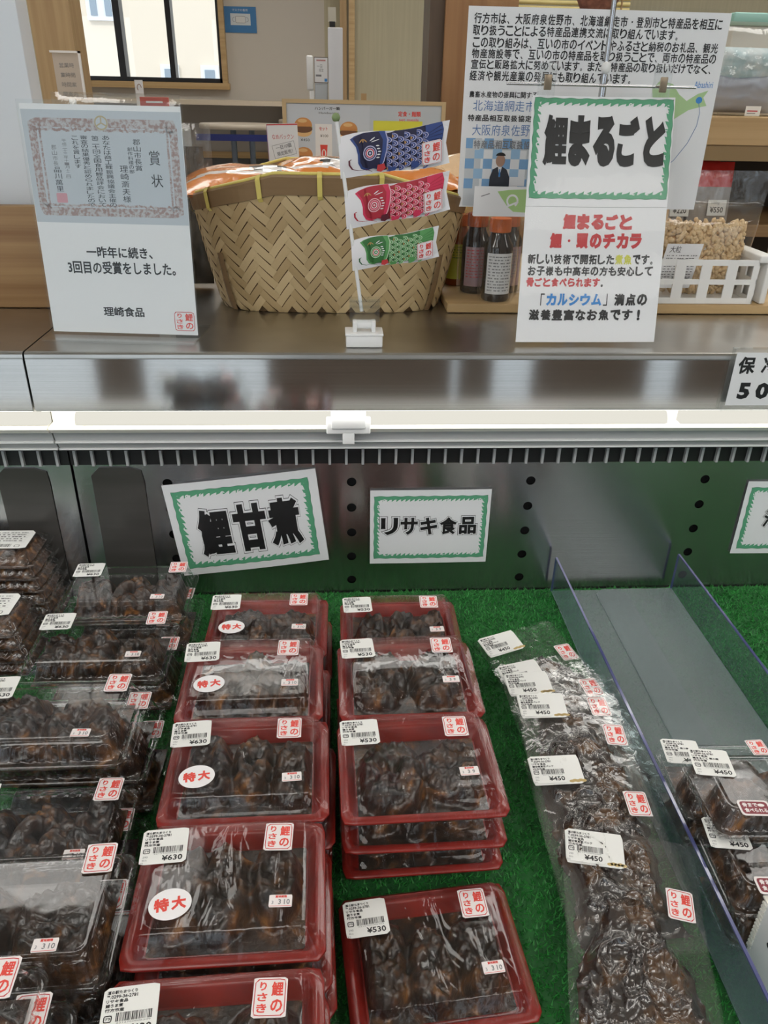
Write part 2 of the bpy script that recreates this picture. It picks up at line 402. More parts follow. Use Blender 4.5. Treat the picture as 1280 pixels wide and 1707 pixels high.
# side walls and the glazed shop front behind the customer
b = MB(); b.box(x0-.1, x0, y0, y1, 0, zc, WALL); struct(b.build('wall_left'))
b = MB(); b.box(x1, x1+.1, y0, y1, 0, zc, WALL); struct(b.build('wall_right'))
DARKF = mat('dark brown shop front', (.13, .10, .08), .6)
b = MB(); cur = x0
opens = [(-4.6, -2.6), (-2.0, -1.0), (-.78, -.13), (.83, .88), (1.05, 1.28), (1.88, 2.09), (2.7, 4.4)]
for a, c in opens:
    b.box(cur, a, y0-.12, y0, 0, zc, DARKF); b.box(a, c, y0-.12, y0, 2.45, zc, DARKF); cur = c
b.box(cur, x1, y0-.12, y0, 0, zc, DARKF); struct(b.build('wall_front'))
for i, (a, c) in enumerate(opens):
    g = MB(); g.box(a, c, y0-.07, y0-.06, 0, 2.45, GLASSW); struct(g.build('window_%d' % (i+2)))
# ground and the cream block across the yard
b = MB(); b.box(-60, 60, -60, y0-.15, -.12, -.05, mat('pale forecourt concrete', (.55, .56, .57), .8)); b.box(-60, 60, y1+.2, 60, -.12, -.05, MATS['pale forecourt concrete']); struct(b.build('ground'))
t_ = thing('apartment_building', 'cream rendered building seen through the black framed window', 'building', (-6, 15, -H))
CREAMW = mat('cream render', (.84, .72, .58), .8)
b = MB(); b.box(-9, 9, 0, 6, 0, 11, CREAMW); b.build('wall', t_)
WINB = mat('white window frame', (.85, .86, .88), .5); WING = mat('blue grey window glass', (.32, .38, .44), .2)
def facade_window(xa, xb, za, zb, two):
    b = MB(); b.box(xa, xb, -.08, .02, za, zb, WINB); o = b.build('window', t_)
    n = 2 if two else 1; w_ = (xb-xa)/n
    for i in range(n):
        p = MB(); p.box(xa+i*w_+.07, xa+(i+1)*w_-.07, -.10, -.05, za+.07, zb-.07, WING); p.build('pane', o)
facade_window(2.04, 2.53, 2.51, 3.05, True); facade_window(3.18, 3.49, 1.55, 1.88, False); facade_window(3.88, 4.19, 1.55, 1.88, False)
# ceiling lamps
PANELLIT = lit('ceiling lamp panel', (1, .97, .92), LAMP)
for i, (lx, ly) in enumerate([(-2.6, -1.85), (-.4, -1.85), (1.8, -1.85), (4.0, -1.85), (-1.5, -2.7), (1.5, -2.7), (-.9, 1.0), (1.3, 1.0), (3.5, 1.0), (.2, 3.2), (-2.6, 3.2), (3.2, 3.0)]):
    t_ = thing('ceiling_lamp', 'long white ceiling lamp panel over the shop', 'lamp', (lx, ly, 1.85), group='ceiling lamps')
    b = MB(); b.box(-.66, .66, -.30, .30, -.05, 0, WHITEPL); b.build('housing', t_)
    b = MB(); b.box(-.62, .62, -.26, .26, -.056, -.051, PANELLIT); b.build('diffuser', t_)

# ================================================================ THE CHILLED DISPLAY CASE
SX = -.123                                      # the joint between the two cases
LENS = lit('case lamp lens', (1.0, .97, .86), STRIP)
UNDER = lit('case lamp strip', (1.0, .98, .93), 8.0)
HOLEIN = mat('hole shade', (.01, .01, .01), .6)
def back_panel(xa, xb, cols, root):
    r, cz = .0066, .019
    zt, zb = .030, -.20
    b = MB(); xs = [xa]
    for c in cols: xs += [c-cz, c+cz]
    xs.append(xb)
    for i in range(0, len(xs), 2): b.quad((xs[i], 0, zb), (xs[i+1], 0, zb), (xs[i+1], 0, zt), (xs[i], 0, zt), PANEL)
    rows = [0, -.04, -.08, -.12, -.16]
    for c in cols:
        b.quad((c-cz, 0, zb), (c+cz, 0, zb), (c+cz, 0, rows[-1]-cz), (c-cz, 0, rows[-1]-cz), PANEL)
        b.quad((c-cz, 0, rows[0]+cz), (c+cz, 0, rows[0]+cz), (c+cz, 0, zt), (c-cz, 0, zt), PANEL)
        for j, z in enumerate(rows):
            if j: b.quad((c-cz, 0, z+cz), (c+cz, 0, z+cz), (c+cz, 0, rows[j-1]-cz), (c-cz, 0, rows[j-1]-cz), PANEL)
            n = 24; sq = []; ci = []
            for k in range(n):
                a = 2*PI*k/n+PI/4*0; ca, sa = math.cos(a), math.sin(a); m_ = max(abs(ca), abs(sa))
                sq.append((c+cz*ca/m_, 0, z+cz*sa/m_)); ci.append((c+r*ca, 0, z+r*sa))
            b.add(sq+ci, [(k, (k+1) % n, n+(k+1) % n, n+k) for k in range(n)], PANEL)
            b.add(ci+[(x, .004, zz) for x, _, zz in ci], [(k, (k+1) % n, n+(k+1) % n, n+k) for k in range(n)], STEEL)
    b.box(xa, xb, .012, .016, zb, zt, HOLEIN)
    b.build('back_panel', root)
def display_case(xa, xb, cols, label, lens_spans, covers):
    root = thing('refrigerated_display_case', label, 'display case', ((xa+xb)/2, 0, -H)); root.location.x = 0; root.location.z = H
    b = MB(); b.extrude_x([(-.083, .1365), (-.083, .2000), (-.0822, .2035), (-.0800, .2055), (-.0770, .2060), (.50, .206), (.50, .1365)], xa, xb, STEELTOP)
    # the front face is its own brushed sheet
    o = b.build('counter_top', root)
    f = MB(); f.extrude_x([(-.0835, .1370), (-.0835, .1985)], xa+.0004, xb-.0004, STEEL, closed=False); f.box(xa, xb, -.080, -.046, .1345, .1365, STEEL); f.build('front_fascia', root)
    b = MB()
    b.extrude_x([(.02, .1345), (-.036, .1345), (-.038, .1205), (-.0365, .1185), (-.0365, .1045), (-.0555, .1035), (-.0560, .1010), (-.0500, .0945), (.02, .0945)], xa, xb, CREAM)
    b.extrude_x([(.02, .0945), (-.0440, .0945), (-.0400, .0800), (.02, .0800)], xa, xb, GREYPL)
    b.extrude_x([(.02, .0800), (-.0425, .0800), (-.0425, .0775), (-.039, .0765), (.02, .0765)], xa, xb, WHITEPL)
    b.extrude_x([(.02, .0765), (-.0365, .0765), (-.0310, .0668), (.02, .0668)], xa, xb, GREYPL)
    b.extrude_x([(.02, .0668), (-.0335, .0668), (-.0335, .0645), (-.030, .0640), (.02, .0640)], xa, xb, WHITEPL)
    b.build('price_rail', root)
    for a, c in lens_spans:
        l = MB(); l.extrude_x([(-.0375, .1190)]+[(-.0375-.0125*math.sin(q*PI/14), .1190-.0140*(1-math.cos(q*PI/14))*1.0) for q in range(1, 8)]+[(-.0375, .105)], a, c, LENS, True); l.build('lamp_lens', root)
    l = MB(); l.box(xa+.004, xb-.004, -.075, -.050, .1325, .1345, UNDER); l.build('lamp_strip', root)
    b = MB(); b.box(xa, xb, -.026, .02, .060, .064, BLACK); b.box(xa, xb, -.003, .02, .0295, .060, BLACK); b.build('air_outlet', root)
    b = MB(); n = int((xb-xa)/.0223)
    for i in range(n+1):
        x = xa+.008+i*.0223
        if x < xb-.004: b.box(x-.0017, x+.0017, -.0085, -.0030, .0300, .0602, GREYPL)
    b.build('outlet_grille_teeth', root)
    back_panel(xa+.0008, xb-.0008, cols, root)
    b = MB(); b.box(xa, xb, -.86, .5, -.975, -.20, WHITEPL); b.box(xa, xb, -.86, .0, -.20, -.1835, STEEL); b.box(xa, xb, .018, .5, -.20, .136, WHITEPL)
    b.build('cabinet_body', root)
    b = MB(); b.box(xa, xb, -.90, -.84, -.40, -.150, WHITEPL); b.build('bumper', root)
    for a, c in covers:
        lp = rloop((c-a)/2, .12, .012, 0, 32); m_ = MB(); m_.loft([[((a+c)/2+p[0], -.0008, -.095+p[1]) for p in lp], [((a+c)/2+p[0], -.0022, -.095+p[1]) for p in lp]], DARKSHEET, cap0=True)
        m_.build('vent_cover', root)
    return root
display_case(SX+.001, 1.75, [0, .25, .5, .75, 1.0, 1.25, 1.5], 'long steel topped refrigerated display case holding red trays and carp signs', [(SX+.032, .655), (.672, 1.75)], [(-.099, -.030)])
display_case(-1.35, SX-.001, [-.9, -.65], 'neighbouring steel topped refrigerated case beyond the vertical joint', [(-1.35, SX+.0)], [(-.222, -.155)])

# artificial turf on the deck: one mat of blades
rng = np.random.default_rng(3)
TURFBASE = mat('turf backing', (.016, .13, .026), .8, noise_=((40, 40, 40), (.010, .085, .018), .4, .6, 3))
BLADE = mat('turf blade', (.030, .30, .045), .5, island=(.016, .18, .028))
def turf(name, xa, xb, ya, yb, n, label):
    P = np.stack([rng.uniform(xa, xb, n), rng.uniform(ya, yb, n)], 1)
    ang = rng.uniform(0, 2*PI, n); ln = rng.uniform(.002, .006, n); hh = rng.uniform(.0045, .0085, n); wd = rng.uniform(.0006, .0011, n)
    la = rng.uniform(0, 2*PI, n); zb = -.1835
    V = np.zeros((n, 3, 3)); dx, dy = np.cos(ang)*wd, np.sin(ang)*wd
    V[:, 0, 0] = P[:, 0]-dx; V[:, 0, 1] = P[:, 1]-dy; V[:, 1, 0] = P[:, 0]+dx; V[:, 1, 1] = P[:, 1]+dy
    V[:, :2, 2] = zb+.0022
    V[:, 2, 0] = P[:, 0]+np.cos(la)*ln; V[:, 2, 1] = P[:, 1]+np.sin(la)*ln; V[:, 2, 2] = zb+.0022+hh*.62
    base = np.array([(xa, ya, zb+.0025), (xb, ya, zb+.0025), (xb, yb, zb+.0025), (xa, yb, zb+.0025)])
    co = np.concatenate([base, V.reshape(-1, 3)]); nv = len(co)
    me = bpy.data.meshes.new(name); me.vertices.add(nv); me.vertices.foreach_set('co', co.ravel())
    idx = np.concatenate([np.arange(4), 4+np.arange(3*n)]); me.loops.add(len(idx)); me.loops.foreach_set('vertex_index', idx.astype(np.int32))
    st = np.concatenate([[0], 4+3*np.arange(n)]); me.polygons.add(n+1); me.polygons.foreach_set('loop_start', st.astype(np.int32))
    me.materials.append(TURFBASE); me.materials.append(BLADE)
    mi = np.ones(n+1, np.int32); mi[0] = 0; me.polygons.foreach_set('material_index', mi)
    me.update(calc_edges=True); me.validate()
    o = bpy.data.objects.new(name, me); COL.objects.link(o); o.location.z = H
    return tag(o, label, 'turf mat', kind='stuff')
turf('artificial_turf', -.60, 1.70, -.83, -.003, 330000, 'bright green artificial turf mat lining the floor of the display case')

# ---- signs taped to the back panel
def taped_sign(name, label, x, z, w, h, rot, painter, curve=.0):
    root = thing(name, label, 'sign', (x, -.003, z), (0, rot, 0))
    mp = lambda u, v, ww: Vector((u-w/2, -ww - curve*(math.sin(u/w*PI)+.35*math.sin(v/h*5)), v-h/2))
    s = Sheet(); s.rect(0, 0, w, h, PAPER, .0002, 24, 16); s.build('paper', root, mp)
    s = Sheet(); painter(s, w, h); s.build('printing', root, mp)
    s = Sheet(); s.rect(-.0035, -.0035, w+.0035, h+.0035, mat_lam, .0022, 12, 8); s.build('laminate', root, mp)
    return root
mat_lam = clear('laminate film', (.98, .985, .985), 1.18, .04, .0, bump=((30, 30, 30), .12, .002, 2))
def outline_text(s, body, u0, v0, u1, v1, fat, o1, o2, w=.0005):
    """black heavy letters with a white halo and a thin black outer line"""
    n = len(body); cw = (u1-u0)/n
    for i, ch in enumerate(body):
        a, c = u0+cw*i+cw*.06, u0+cw*(i+1)-cw*.06
        co, fs, lo, hi = glyphs(ch, fat, 3)
        for f2, m_, ww in ((fat+o2, INK, 0), (fat+o1, PAPER, .0003), (fat, INK, .0006)):
            g, ff, l2, h2 = glyphs(ch, f2, 3)
            sx = (c-a)/(hi[0]-lo[0]); sy = (v1-v0)/(hi[1]-lo[1]); ex = (f2-fat)
            s.text(ch, a-ex*sx, v0-ex*sy, c+ex*sx, v1+ex*sy, m_, w+ww, f2, 3, .0001)
def paint1(s, w, h):
    s.frame(.010, .011, w-.012, h-.012, .012, GREEN, DGREEN, .0003, 1)
    for ch, x, dy in (('鯉', .036, -.002), ('甘', .087, .001), ('煮', .135, .004)):
        outline_text(s, ch, x-.004, .030+dy, x+.048, .105+dy, .050, .042, .054)
def paint2(s, w, h):
    s.frame(.0055, .0085, w-.0045, h-.0095, .0095, GREEN, DGREEN, .0003, 2, .0062)
    outline_text(s, 'リサキ食品', .0135, .048, .1535, .076, .040, .050, .070)
def paint3(s, w, h):
    s.frame(.007, .0085, w-.007, h-.0095, .0095, GREEN, DGREEN, .0003, 3, .0062)
    outline_text(s, '海老', .034, .046, .094, .074, .030, .05, .07)
taped_sign('carp_sign', 'tilted green framed paper sign with three heavy outlined characters', .1045, -.0625, .210, .146, -.115, paint1, .002)
taped_sign('maker_sign', 'straight green framed paper sign with five outlined characters on one line', .3610, -.071, .170, .119, -.004, paint2, .0005)
taped_sign('seaweed_sign', 'green framed paper sign cut off at the edge of the photo', .898, -.062, .170, .119, .0, paint3, .0012)

# ---- white plastic clip on the rail
t_ = thing('rail_clip', 'white plastic holder clipped over the lamp rail', 'clip', (.245, -.059, .106))
b = MB(); b.bbox(-.0215, .0215, -.006, .016, -.002, .0175, WHITEPL, .0015); b.build('cover', t_)
b = MB(); b.bbox(-.0275, .0275, -.003, .004, -.010, .012, WHITEPL, .002); b.build('back_plate', t_)
b = MB(); b.bbox(-.0075, .0075, -.003, .002, -.0235, -.008, WHITEPL, .001); b.build('tab', t_)
for sx in (-.015, .015):
    b = MB(); b.lathe([(.0024, 0), (.0024, .001), (.0012, .0014)], GREYPL, (sx, .002, .0192), 12); b.build('screw', t_)
# ---- price card in acrylic holder hanging on the steel face
t_ = thing('ice_pack_price_card', 'clear holder with a large print price card hooked on the steel face', 'price card', (.760, -.0850, .174))
b = MB(); b.box(-.060, .060, -.0042, -.0012, -.037, .041, CLEARH); b.box(-.060, .060, -.0042, .0012, .0395, .041, CLEARH); b.box(-.060, -.0588, -.006, .0, -.037, .041, CLEARH); b.build('holder', t_)
s = Sheet(); s.rect(-.056, -.030, .058, .036, PAPER, 0); s.text('保', -.051, .010, -.030, .031, INK, .0002, .035); s.text('冷', -.022, .010, -.001, .031, INK, .0002, .035); s.text('剤', .007, .010, .028, .031, INK, .0002, .035)
s.text('5', -.044, -.022, -.029, -.001, INK, .0002, .05); s.text('0', -.022, -.022, -.005, -.001, INK, .0002, .05); s.text('円', .007, -.022, .028, -.001, INK, .0002, .035)
s.build('card', t_, FACE(0, -.0048, 0))
# ================================================================ THE PACKS OF SIMMERED CARP
FISH = []
def fish_mat(i):
    n = 'simmered fish %d' % i
    m, nt, b = principled(n); N, L = nt.nodes, nt.links
    tc = N.new('ShaderNodeTexCoord')
    def nz(sc_, det, dist=0):
        z = N.new('ShaderNodeTexNoise'); z.inputs['Scale'].default_value = sc_; z.inputs['Detail'].default_value = det; z.inputs['Distortion'].default_value = dist
        L.new(tc.outputs['Object'], z.inputs['Vector']); return z
    a = nz(45+i*6, 4, .8); r = N.new('ShaderNodeValToRGB'); e = r.color_ramp.elements
    e[0].position = .36; e[0].color = (.010, .006, .004, 1); e[1].position = .74; e[1].color = (.28, .12, .03, 1)
    k = e.new(.52); k.color = (.036, .017, .009, 1); k = e.new(.62); k.color = (.090, .038, .013, 1)
    L.new(a.outputs['Fac'], r.inputs['Fac']); L.new(r.outputs['Color'], b.inputs['Base Color'])
    c = nz(260, 4, .5); bp = N.new('ShaderNodeBump'); bp.inputs['Strength'].default_value = .5; bp.inputs['Distance'].default_value = .002
    L.new(c.outputs['Fac'], bp.inputs['Height']); L.new(bp.outputs[0], b.inputs['Normal'])
    b.inputs['Roughness'].default_value = .30; b.inputs['Coat Weight'].default_value = .4; b.inputs['Coat Roughness'].default_value = .12
    return m
FISHM = [fish_mat(i) for i in range(3)]
SAUCE = mat('dark sauce', (.010, .006, .005), .12, coat=.6)
def fish_field(hx, hy, z0, top, seed, lumps, m):
    """thick cut pieces lying side by side: ring-shaped slices with a hollow middle"""
    rnd = random.Random(seed); P = []
    for k in range(lumps):
        cx = -hx+hx*2*(k+.5)/lumps+rnd.uniform(-.1, .1)*hx; P.append((cx, rnd.uniform(-.25, .25)*hy, hx/lumps*rnd.uniform(1.0, 1.25), hy*rnd.uniform(.75, .98), rnd.uniform(0, 3.1), rnd.uniform(.8, 1)))
    def fn(a, c):
        x, y = (a*2-1)*hx, (c*2-1)*hy; h = 0
        for cx, cy, rx, ry, an, am in P:
            dx, dy = x-cx, y-cy
            d = math.sqrt((dx/rx)**2+(dy/ry)**2)*(1+.22*fbm(x*40+seed, y*40, seed))
            if d < 1.05:
                s = am*(1-d**4*.8)*(1-.45*math.exp(-((d-.05)/.3)**2))
                h = max(h, s)
        h += (.30*fbm(x*60, y*75, seed*1.7, 5)+.16*(1-abs(noise.noise(Vector((x*130, y*90, seed)))*2.2)))*min(1, h*2.5)-.06
        ed = min(1, (1-max(abs(a*2-1), abs(c*2-1)))*8)
        return (x, y, z0+(top-z0)*max(0, min(1.02, h))*ed)
    b = MB(); b.grid(fn, 60, 46, m); return b
def tray_mesh():
    b = MB(); R = lambda hx, hy, r, z: rloop(hx, hy, r, z, 56)
    b.loft([R(.062, .0485, .010, 0), R(.0700, .0560, .008, .0125), R(.0742, .0602, .007, .0135), R(.0750, .0610, .0075, .0150), R(.0744, .0604, .007, .0165), R(.0680, .0540, .006, .0170),
            R(.0662, .0522, .006, .0150), R(.0605, .0465, .006, .0045)], TRAYRED, True, cap0=True)
    return b.mesh('tray')
def lid_mesh():
    b = MB(); R = lambda hx, hy, r, z: rloop(hx, hy, r, z, 56)
    b.loft([R(.0738, .0598, .012, .0172), R(.0700, .0560, .011, .0186), R(.0672, .0532, .010, .0190), R(.0612, .0472, .008, .0350), R(.0600, .0460, .0075, .0360), R(.0560, .0420, .006, .0357)], LID, True)
    return b.mesh('lid')
def film_mesh(seed, bulge=-.0006):
    hx, hy = .0762, .0622
    def fn(a, c):
        x, y = (a*2-1)*hx, (c*2-1)*hy
        rd = 1.0
        dx, dy = max(0, abs(x)-.0600), max(0, abs(y)-.0460); d = math.hypot(dx, dy)/.0162
        z = .0376-.0245*min(1.15, d)**1.15
        pl = max(0, 1-d*3)
        z += pl*(.00035*fbm(x*26+seed*3, y*34, seed)+bulge*max(0, 1-(x/.06)**2)*max(0, 1-(y/.046)**2))
        if d > 0:
            an = math.atan2(y, x); z += .0006*fbm(an*26+seed, d*1.5, seed*2.1)*min(1, d*2)
        # corner gathers
        return (x, y, z)
    b = MB(); b.grid(fn, 54, 46, FILM); return b.mesh('film')
def price_label(lines, price, w=.0362, h=.0325):
    s = Sheet(); s.rrect(-w/2, -h/2, w/2, h/2, .0022, LABEL, 0, .0003)
    y = h/2-.0022
    for i, (t_, ww) in enumerate(lines):
        s.text(t_, -w/2+.0022, y-.0023, -w/2+.0022+ww, y, INK, .0001, .018); y -= .0029
    yb = -h/2+.0098
    s.rring(-w/2+.0020, yb, -w/2+.0074, yb+.0046, .001, .0007, INK, .0001, 16); s.text('プラ', -w/2+.0030, yb+.0014, -w/2+.0064, yb+.0032, INK, .0001, .02)
    rnd = random.Random(7); x = -w/2+.0098
    while x < w/2-.0030:
        bw = rnd.choice([.00028, .0004, .0006, .0008]); s.rect(x, yb+.0002, x+bw, yb+.0058, INK, .0001); x += bw+rnd.choice([.0003, .0004, .0006])
    s.text('2212700006309', -w/2+.0105, yb-.0012, w/2-.004, yb-.0002, GREYINK, .0001)
    s.text('¥'+price, w/2-.0190, -h/2+.0024, w/2-.0030, -h/2+.0074, INK, .0001, .022)
    s.text('290', -w/2+.0024, -h/2+.0058, -w/2+.0062, -h/2+.0076, GREYINK, .0001)
    s.text('税込', -w/2+.0022, -h/2+.0030, -w/2+.0060, -h/2+.0046, GREYINK, .0001); s.text('3/5', -w/2+.0008, -h/2+.0008, -w/2+.0034, -h/2+.0020, GREYINK, .0001)
    return s.mesh('price_label')
SHOP = [('道の駅たまつくり', .0195), ('℡.0299-36-2781', .0200), ('リサキ食品', .0140)]
LB630 = price_label(SHOP+[('鯉うま煮', .0112), ('行方市産', .0122)], '630')
LB530 = price_label(SHOP+[('鯉うま煮', .0112), ('行方市産', .0122)], '530')
LB450V = price_label(SHOP+[('鯉甘煮真空パック', .0215), ('行方市産', .0122)], '450', .0350, .0310)
LB450Q = price_label(SHOP+[('鯉まるごと 筒小煮', .0235), ('行方市産', .0122)], '450')
def brand_print(s, u0, v0, u1, v1, w=.0001, f=.03):
    W, Hh = u1-u0, v1-v0
    s.rring(u0, v0, u1, v1, W*.12, W*.028, RED, w, 24)
    s.text('鯉', u0+W*.54, v0+Hh*.52, u0+W*.92, v0+Hh*.92, CRED, w, f); s.text('の', u0+W*.54, v0+Hh*.10, u0+W*.92, v0+Hh*.44, CRED, w, f)
    s.text('り', u0+W*.16, v0+Hh*.68, u0+W*.38, v0+Hh*.92, CRED, w, f); s.text('さ', u0+W*.10, v0+Hh*.39, u0+W*.42, v0+Hh*.62, CRED, w, f); s.text('き', u0+W*.10, v0+Hh*.09, u0+W*.42, v0+Hh*.33, CRED, w, f)
def brand_mesh(w=.0228, h=.0262):
    s = Sheet(); s.rrect(-w/2, -h/2, w/2, h/2, .0006, STICK, 0, .0003); brand_print(s, -w/2+.0010, -h/2+.0010, w/2-.0010, h/2-.0010); return s.mesh('brand_sticker')
BRAND = brand_mesh()
def oval_mesh():
    s = Sheet(); n = 40
    lp = [(.0157*math.cos(2*PI*i/n), .0128*math.sin(2*PI*i/n), 0) for i in range(n)]
    s.b.loft([[(x, y, -.0003) for x, y, _ in lp], lp], mat('oval sticker', (.86, .84, .85), .4), cap0=True)
    s.text('特', -.0118, -.0055, -.0008, .0055, CRED, .0001, .05); s.text('大', .0008, -.0055, .0118, .0055, CRED, .0001, .05); return s.mesh('size_sticker')
OVAL = oval_mesh()
def date_mesh(d):
    s = Sheet(); s.rrect(-.0086, -.0050, .0086, .0050, .0003, STICK, 0, .0003)
    s.text('賞味期限', -.0040, .0024, .0046, .0044, CRED, .0001, .02); s.text('3', -.0066, -.0026, -.0052, .0000, GREYINK, .0001); s.text('3', -.0016, -.0028, .0004, .0012, GREYINK, .0001, .01)
    s.text(d, .0026, -.0028, .0026+.0022*len(d), .0012, GREYINK, .0001, .01); s.rect(-.0080, -.0043, .0080, -.0040, CRED, .0001); return s.mesh('date_sticker')
DATE = {'10': date_mesh('10'), '9': date_mesh('9')}
TRAY = tray_mesh(); LIDM = lid_mesh(); FILMS = [film_mesh(i) for i in range(5)]; PUFFED = [film_mesh(7, .0012), film_mesh(8, .0014)]
RFISH = [fish_field(.0590, .0445, .005, .0325, 11+i, 2 if i % 2 else 3, FISHM[i % 3]).mesh('fish') for i in range(5)]
ORD = ['first', 'second', 'third', 'fourth', 'fifth', 'sixth']
rr = random.Random(5)
def red_pack(loc, rz, price, level, n, row, k, tilt=(0, 0)):
    where = ('topmost red tray' if n > 1 else 'single red tray') if level == n-1 else ('bottom red tray' if level == 0 else 'middle red tray')
    col = 'of the 630 yen column' if price == '630' else 'of the 530 yen column'
    lab = '%s in the %s stack from the steel back %s' % (where, ORD[row], col) if n > 1 else 'single red tray lying flat on the turf at the front %s' % col
    root = thing('red_fish_tray', lab, 'food tray', loc, (tilt[0], tilt[1], rz), 'red trays of simmered carp')
    link('tray', TRAY, root); link('fish', RFISH[k % 5], root, rot=(0, 0, PI if k % 2 else 0)); link('lid', LIDM, root); link('film', PUFFED[k % 2] if (row == 1 and level == n-1) else FILMS[k % 5], root)
    if level == n-1 or level >= n-2:
        j = lambda s: rr.uniform(-s, s)
        link('price_label', LB630 if price == '630' else LB530, root, (-.0535+j(.001), .0262+j(.001), .0388), (0, 0, .05+j(.03)))
        link('brand_sticker', BRAND, root, (.0385+j(.001), .0290+j(.001), .0387), (0, 0, -.02+j(.03)))
        link('date_sticker', DATE['9' if k % 3 == 0 else '10'], root, (.0415+j(.001), -.0290+j(.002), .0387), (0, 0, j(.05)))
        if price == '630': link('size_sticker', OVAL, root, (-.0405+j(.001), -.0262+j(.001), .0387), (0, 0, .12+j(.06)))
    return root
PITCH = .0372; DECK = -.176
k = 0
#            x      y     n   rz    dx of the lower ones
for row, (x, y, n, rz, price) in enumerate([(.1415, -.165, 2, -.01, '630'), (.1385, -.311, 3, .010, '630'), (.1455, -.4335, 3, .012, '630'), (.1435, -.557, 3, .018, '630'), (.1450, -.684, 3, .03, '630')]):
    for lv in range(n):
        dx = 0 if lv == n-1 else rr.uniform(.002, .007)
        red_pack((x+dx, y+(0 if lv == n-1 else rr.uniform(-.003, .003)), DECK+lv*PITCH), rz+(0 if lv == n-1 else rr.uniform(-.02, .02)), price, lv, n, row, k); k += 1
for row, (x, y, n, rz, price) in enumerate([(.3075, -.175, 2, 0, '530'), (.3045, -.311, 3, .012, '530'), (.3045, -.436, 3, .03, '530')]):
    for lv in range(n):
        dx = 0 if lv == n-1 else rr.uniform(-.003, .003)
        red_pack((x+dx, y+(0 if lv == n-1 else rr.uniform(-.001, .004)), DECK+lv*PITCH), rz+(0 if lv == n-1 else rr.uniform(-.02, .02)), price, lv, n, row, k); k += 1
red_pack((.3075, -.572, DECK), .09, '530', 0, 1, 3, k)

# ---- clear hinged packs
def clam_meshes(w, d, h, seed, m=CLAM):
    hx, hy = w/2, d/2; R = lambda ix, iy, r, z, rp=None: rloop(hx-ix, hy-iy, r, z, 176, ripple=rp)
    b = MB(); b.loft([R(.010, .010, .012, 0), R(.0075, .0075, .012, h*.10, .0007), R(.0050, .0050, .012, h*.40, .0007), R(.0045, .0045, .012, h*.42), R(.0006, .0006, .012, h*.43), R(0, 0, .012, h*.46)], m, True, cap0=True, cap1=False)
    base = b.mesh('base')
    b = MB(); b.loft([R(0, 0, .012, h*.44), R(.0002, .0002, .012, h*.49), R(.0042, .0042, .011, h*.51), R(.0052, .0052, .011, h*.52), R(.0075, .0075, .010, h*.66, .0009), R(.0098, .0098, .010, h*.86, .0009), R(.0112, .0112, .010, h*.90), R(.0125, .0125, .010, h*.905),
                      R(.0135, .0135, .009, h*.985), R(.0150, .0150, .008, h), R(.0175, .0175, .007, h*.985), R(.0190, .0190, .006, h*.982)], m, True)
    lid = b.mesh('lid')
    return base, lid
KDIM = (.168, .110, .0400)
KB, KL = clam_meshes(*KDIM, 1)
KFISH = [fish_field(.071, .043, .004, .035, 31+i, 2 if i != 1 else 3, FISHM[(i+1) % 3]).mesh('fish') for i in range(4)]
def clear_pack(loc, rz, lab, parts, k, group='clear packs of simmered carp', tilt=0):
    root = thing('clear_fish_pack', lab, 'food pack', loc, (tilt, 0, rz), group)
    link('base', KB, root); link('fish', KFISH[k % 4], root, rot=(0, 0, PI if k % 3 == 1 else 0)); link('lid', KL, root)
    z = KDIM[2]+.0006
    if 'p' in parts: link('price_label', LB630, root, (-.0565, .0320, z), (0, 0, .03+rr.uniform(-.03, .03)))
    if 'b' in parts: link('brand_sticker', BRAND, root, (.0600, .0355, z+.0004), (0, 0, rr.uniform(-.04, .04)))
    if 'd' in parts: link('date_sticker', DATE['10'], root, (.0430+rr.uniform(-.004, .004), -.0330, z), (0, 0, rr.uniform(-.05, .05)))
KP = .0402
KROWS = [(-.0445, -.098, 2, -.00, [.006]), (-.0500, -.213, 2, .0, [.010]), (-.0510, -.378, 3, .00, [.020, .0115]), (-.0400, -.479, 2, .02, [.006]), (-.0145, -.584, 3, .02, [.004, .002]), (-.0400, -.700, 4, .03, [.036, .024, .012])]
for row, (x, y, n, rz, offs) in enumerate(KROWS):
    for lv in range(n):
        top = lv == n-1
        dx = 0 if top else offs[lv]
        lab = '%s clear carp pack in the %s stack from the steel back' % ('topmost' if top else ('bottom' if lv == 0 else ('lower middle' if lv == 1 and n == 4 else 'middle' if n == 3 else 'upper middle')), ORD[row])
        clear_pack((x+dx, y+(0 if top else .018 if row == 2 else rr.uniform(-.004, .002)), DECK+lv*KP), rz+(0 if top else rr.uniform(-.03, .03)), lab, 'pbd' if top else 'bd', row*4+lv)

# ---- flat packs with big ingredient labels
FDIM = (.165, .090, .0188)
FB, FL = clam_meshes(*FDIM, 2)
FFISH = fish_field(.071, .038, .003, .0165, 51, 6, FISHM[1]).mesh('fish')
s = Sheet(); s.rrect(-.056, -.0235, .056, .0235, .002, LABEL, 0, .0003); rnd = random.Random(3)
for i in range(5):
    x = -.048
    while x < .046:
        w_ = rnd.uniform(.001, .004); s.rect(x, .0165-i*.0054, x+w_, .0182-i*.0054, INK if i else GREYINK, .0001); x += w_+rnd.choice([.0007, .001, .003])
    s.rect(-.050, .0143-i*.0054, .050, .0145-i*.0054, GREYINK, .0001)
x = .0
while x < .036:
    bw = rnd.choice([.0004, .0008, .0012]); s.rect(x, -.0205, x+bw, -.0125, INK, .0001); x += bw+rnd.choice([.0005, .0008])
s.rring(.040, -.0205, .047, -.0145, .001, .0008, INK, .0001, 16); BIGLABEL = s.mesh('ingredient_label')
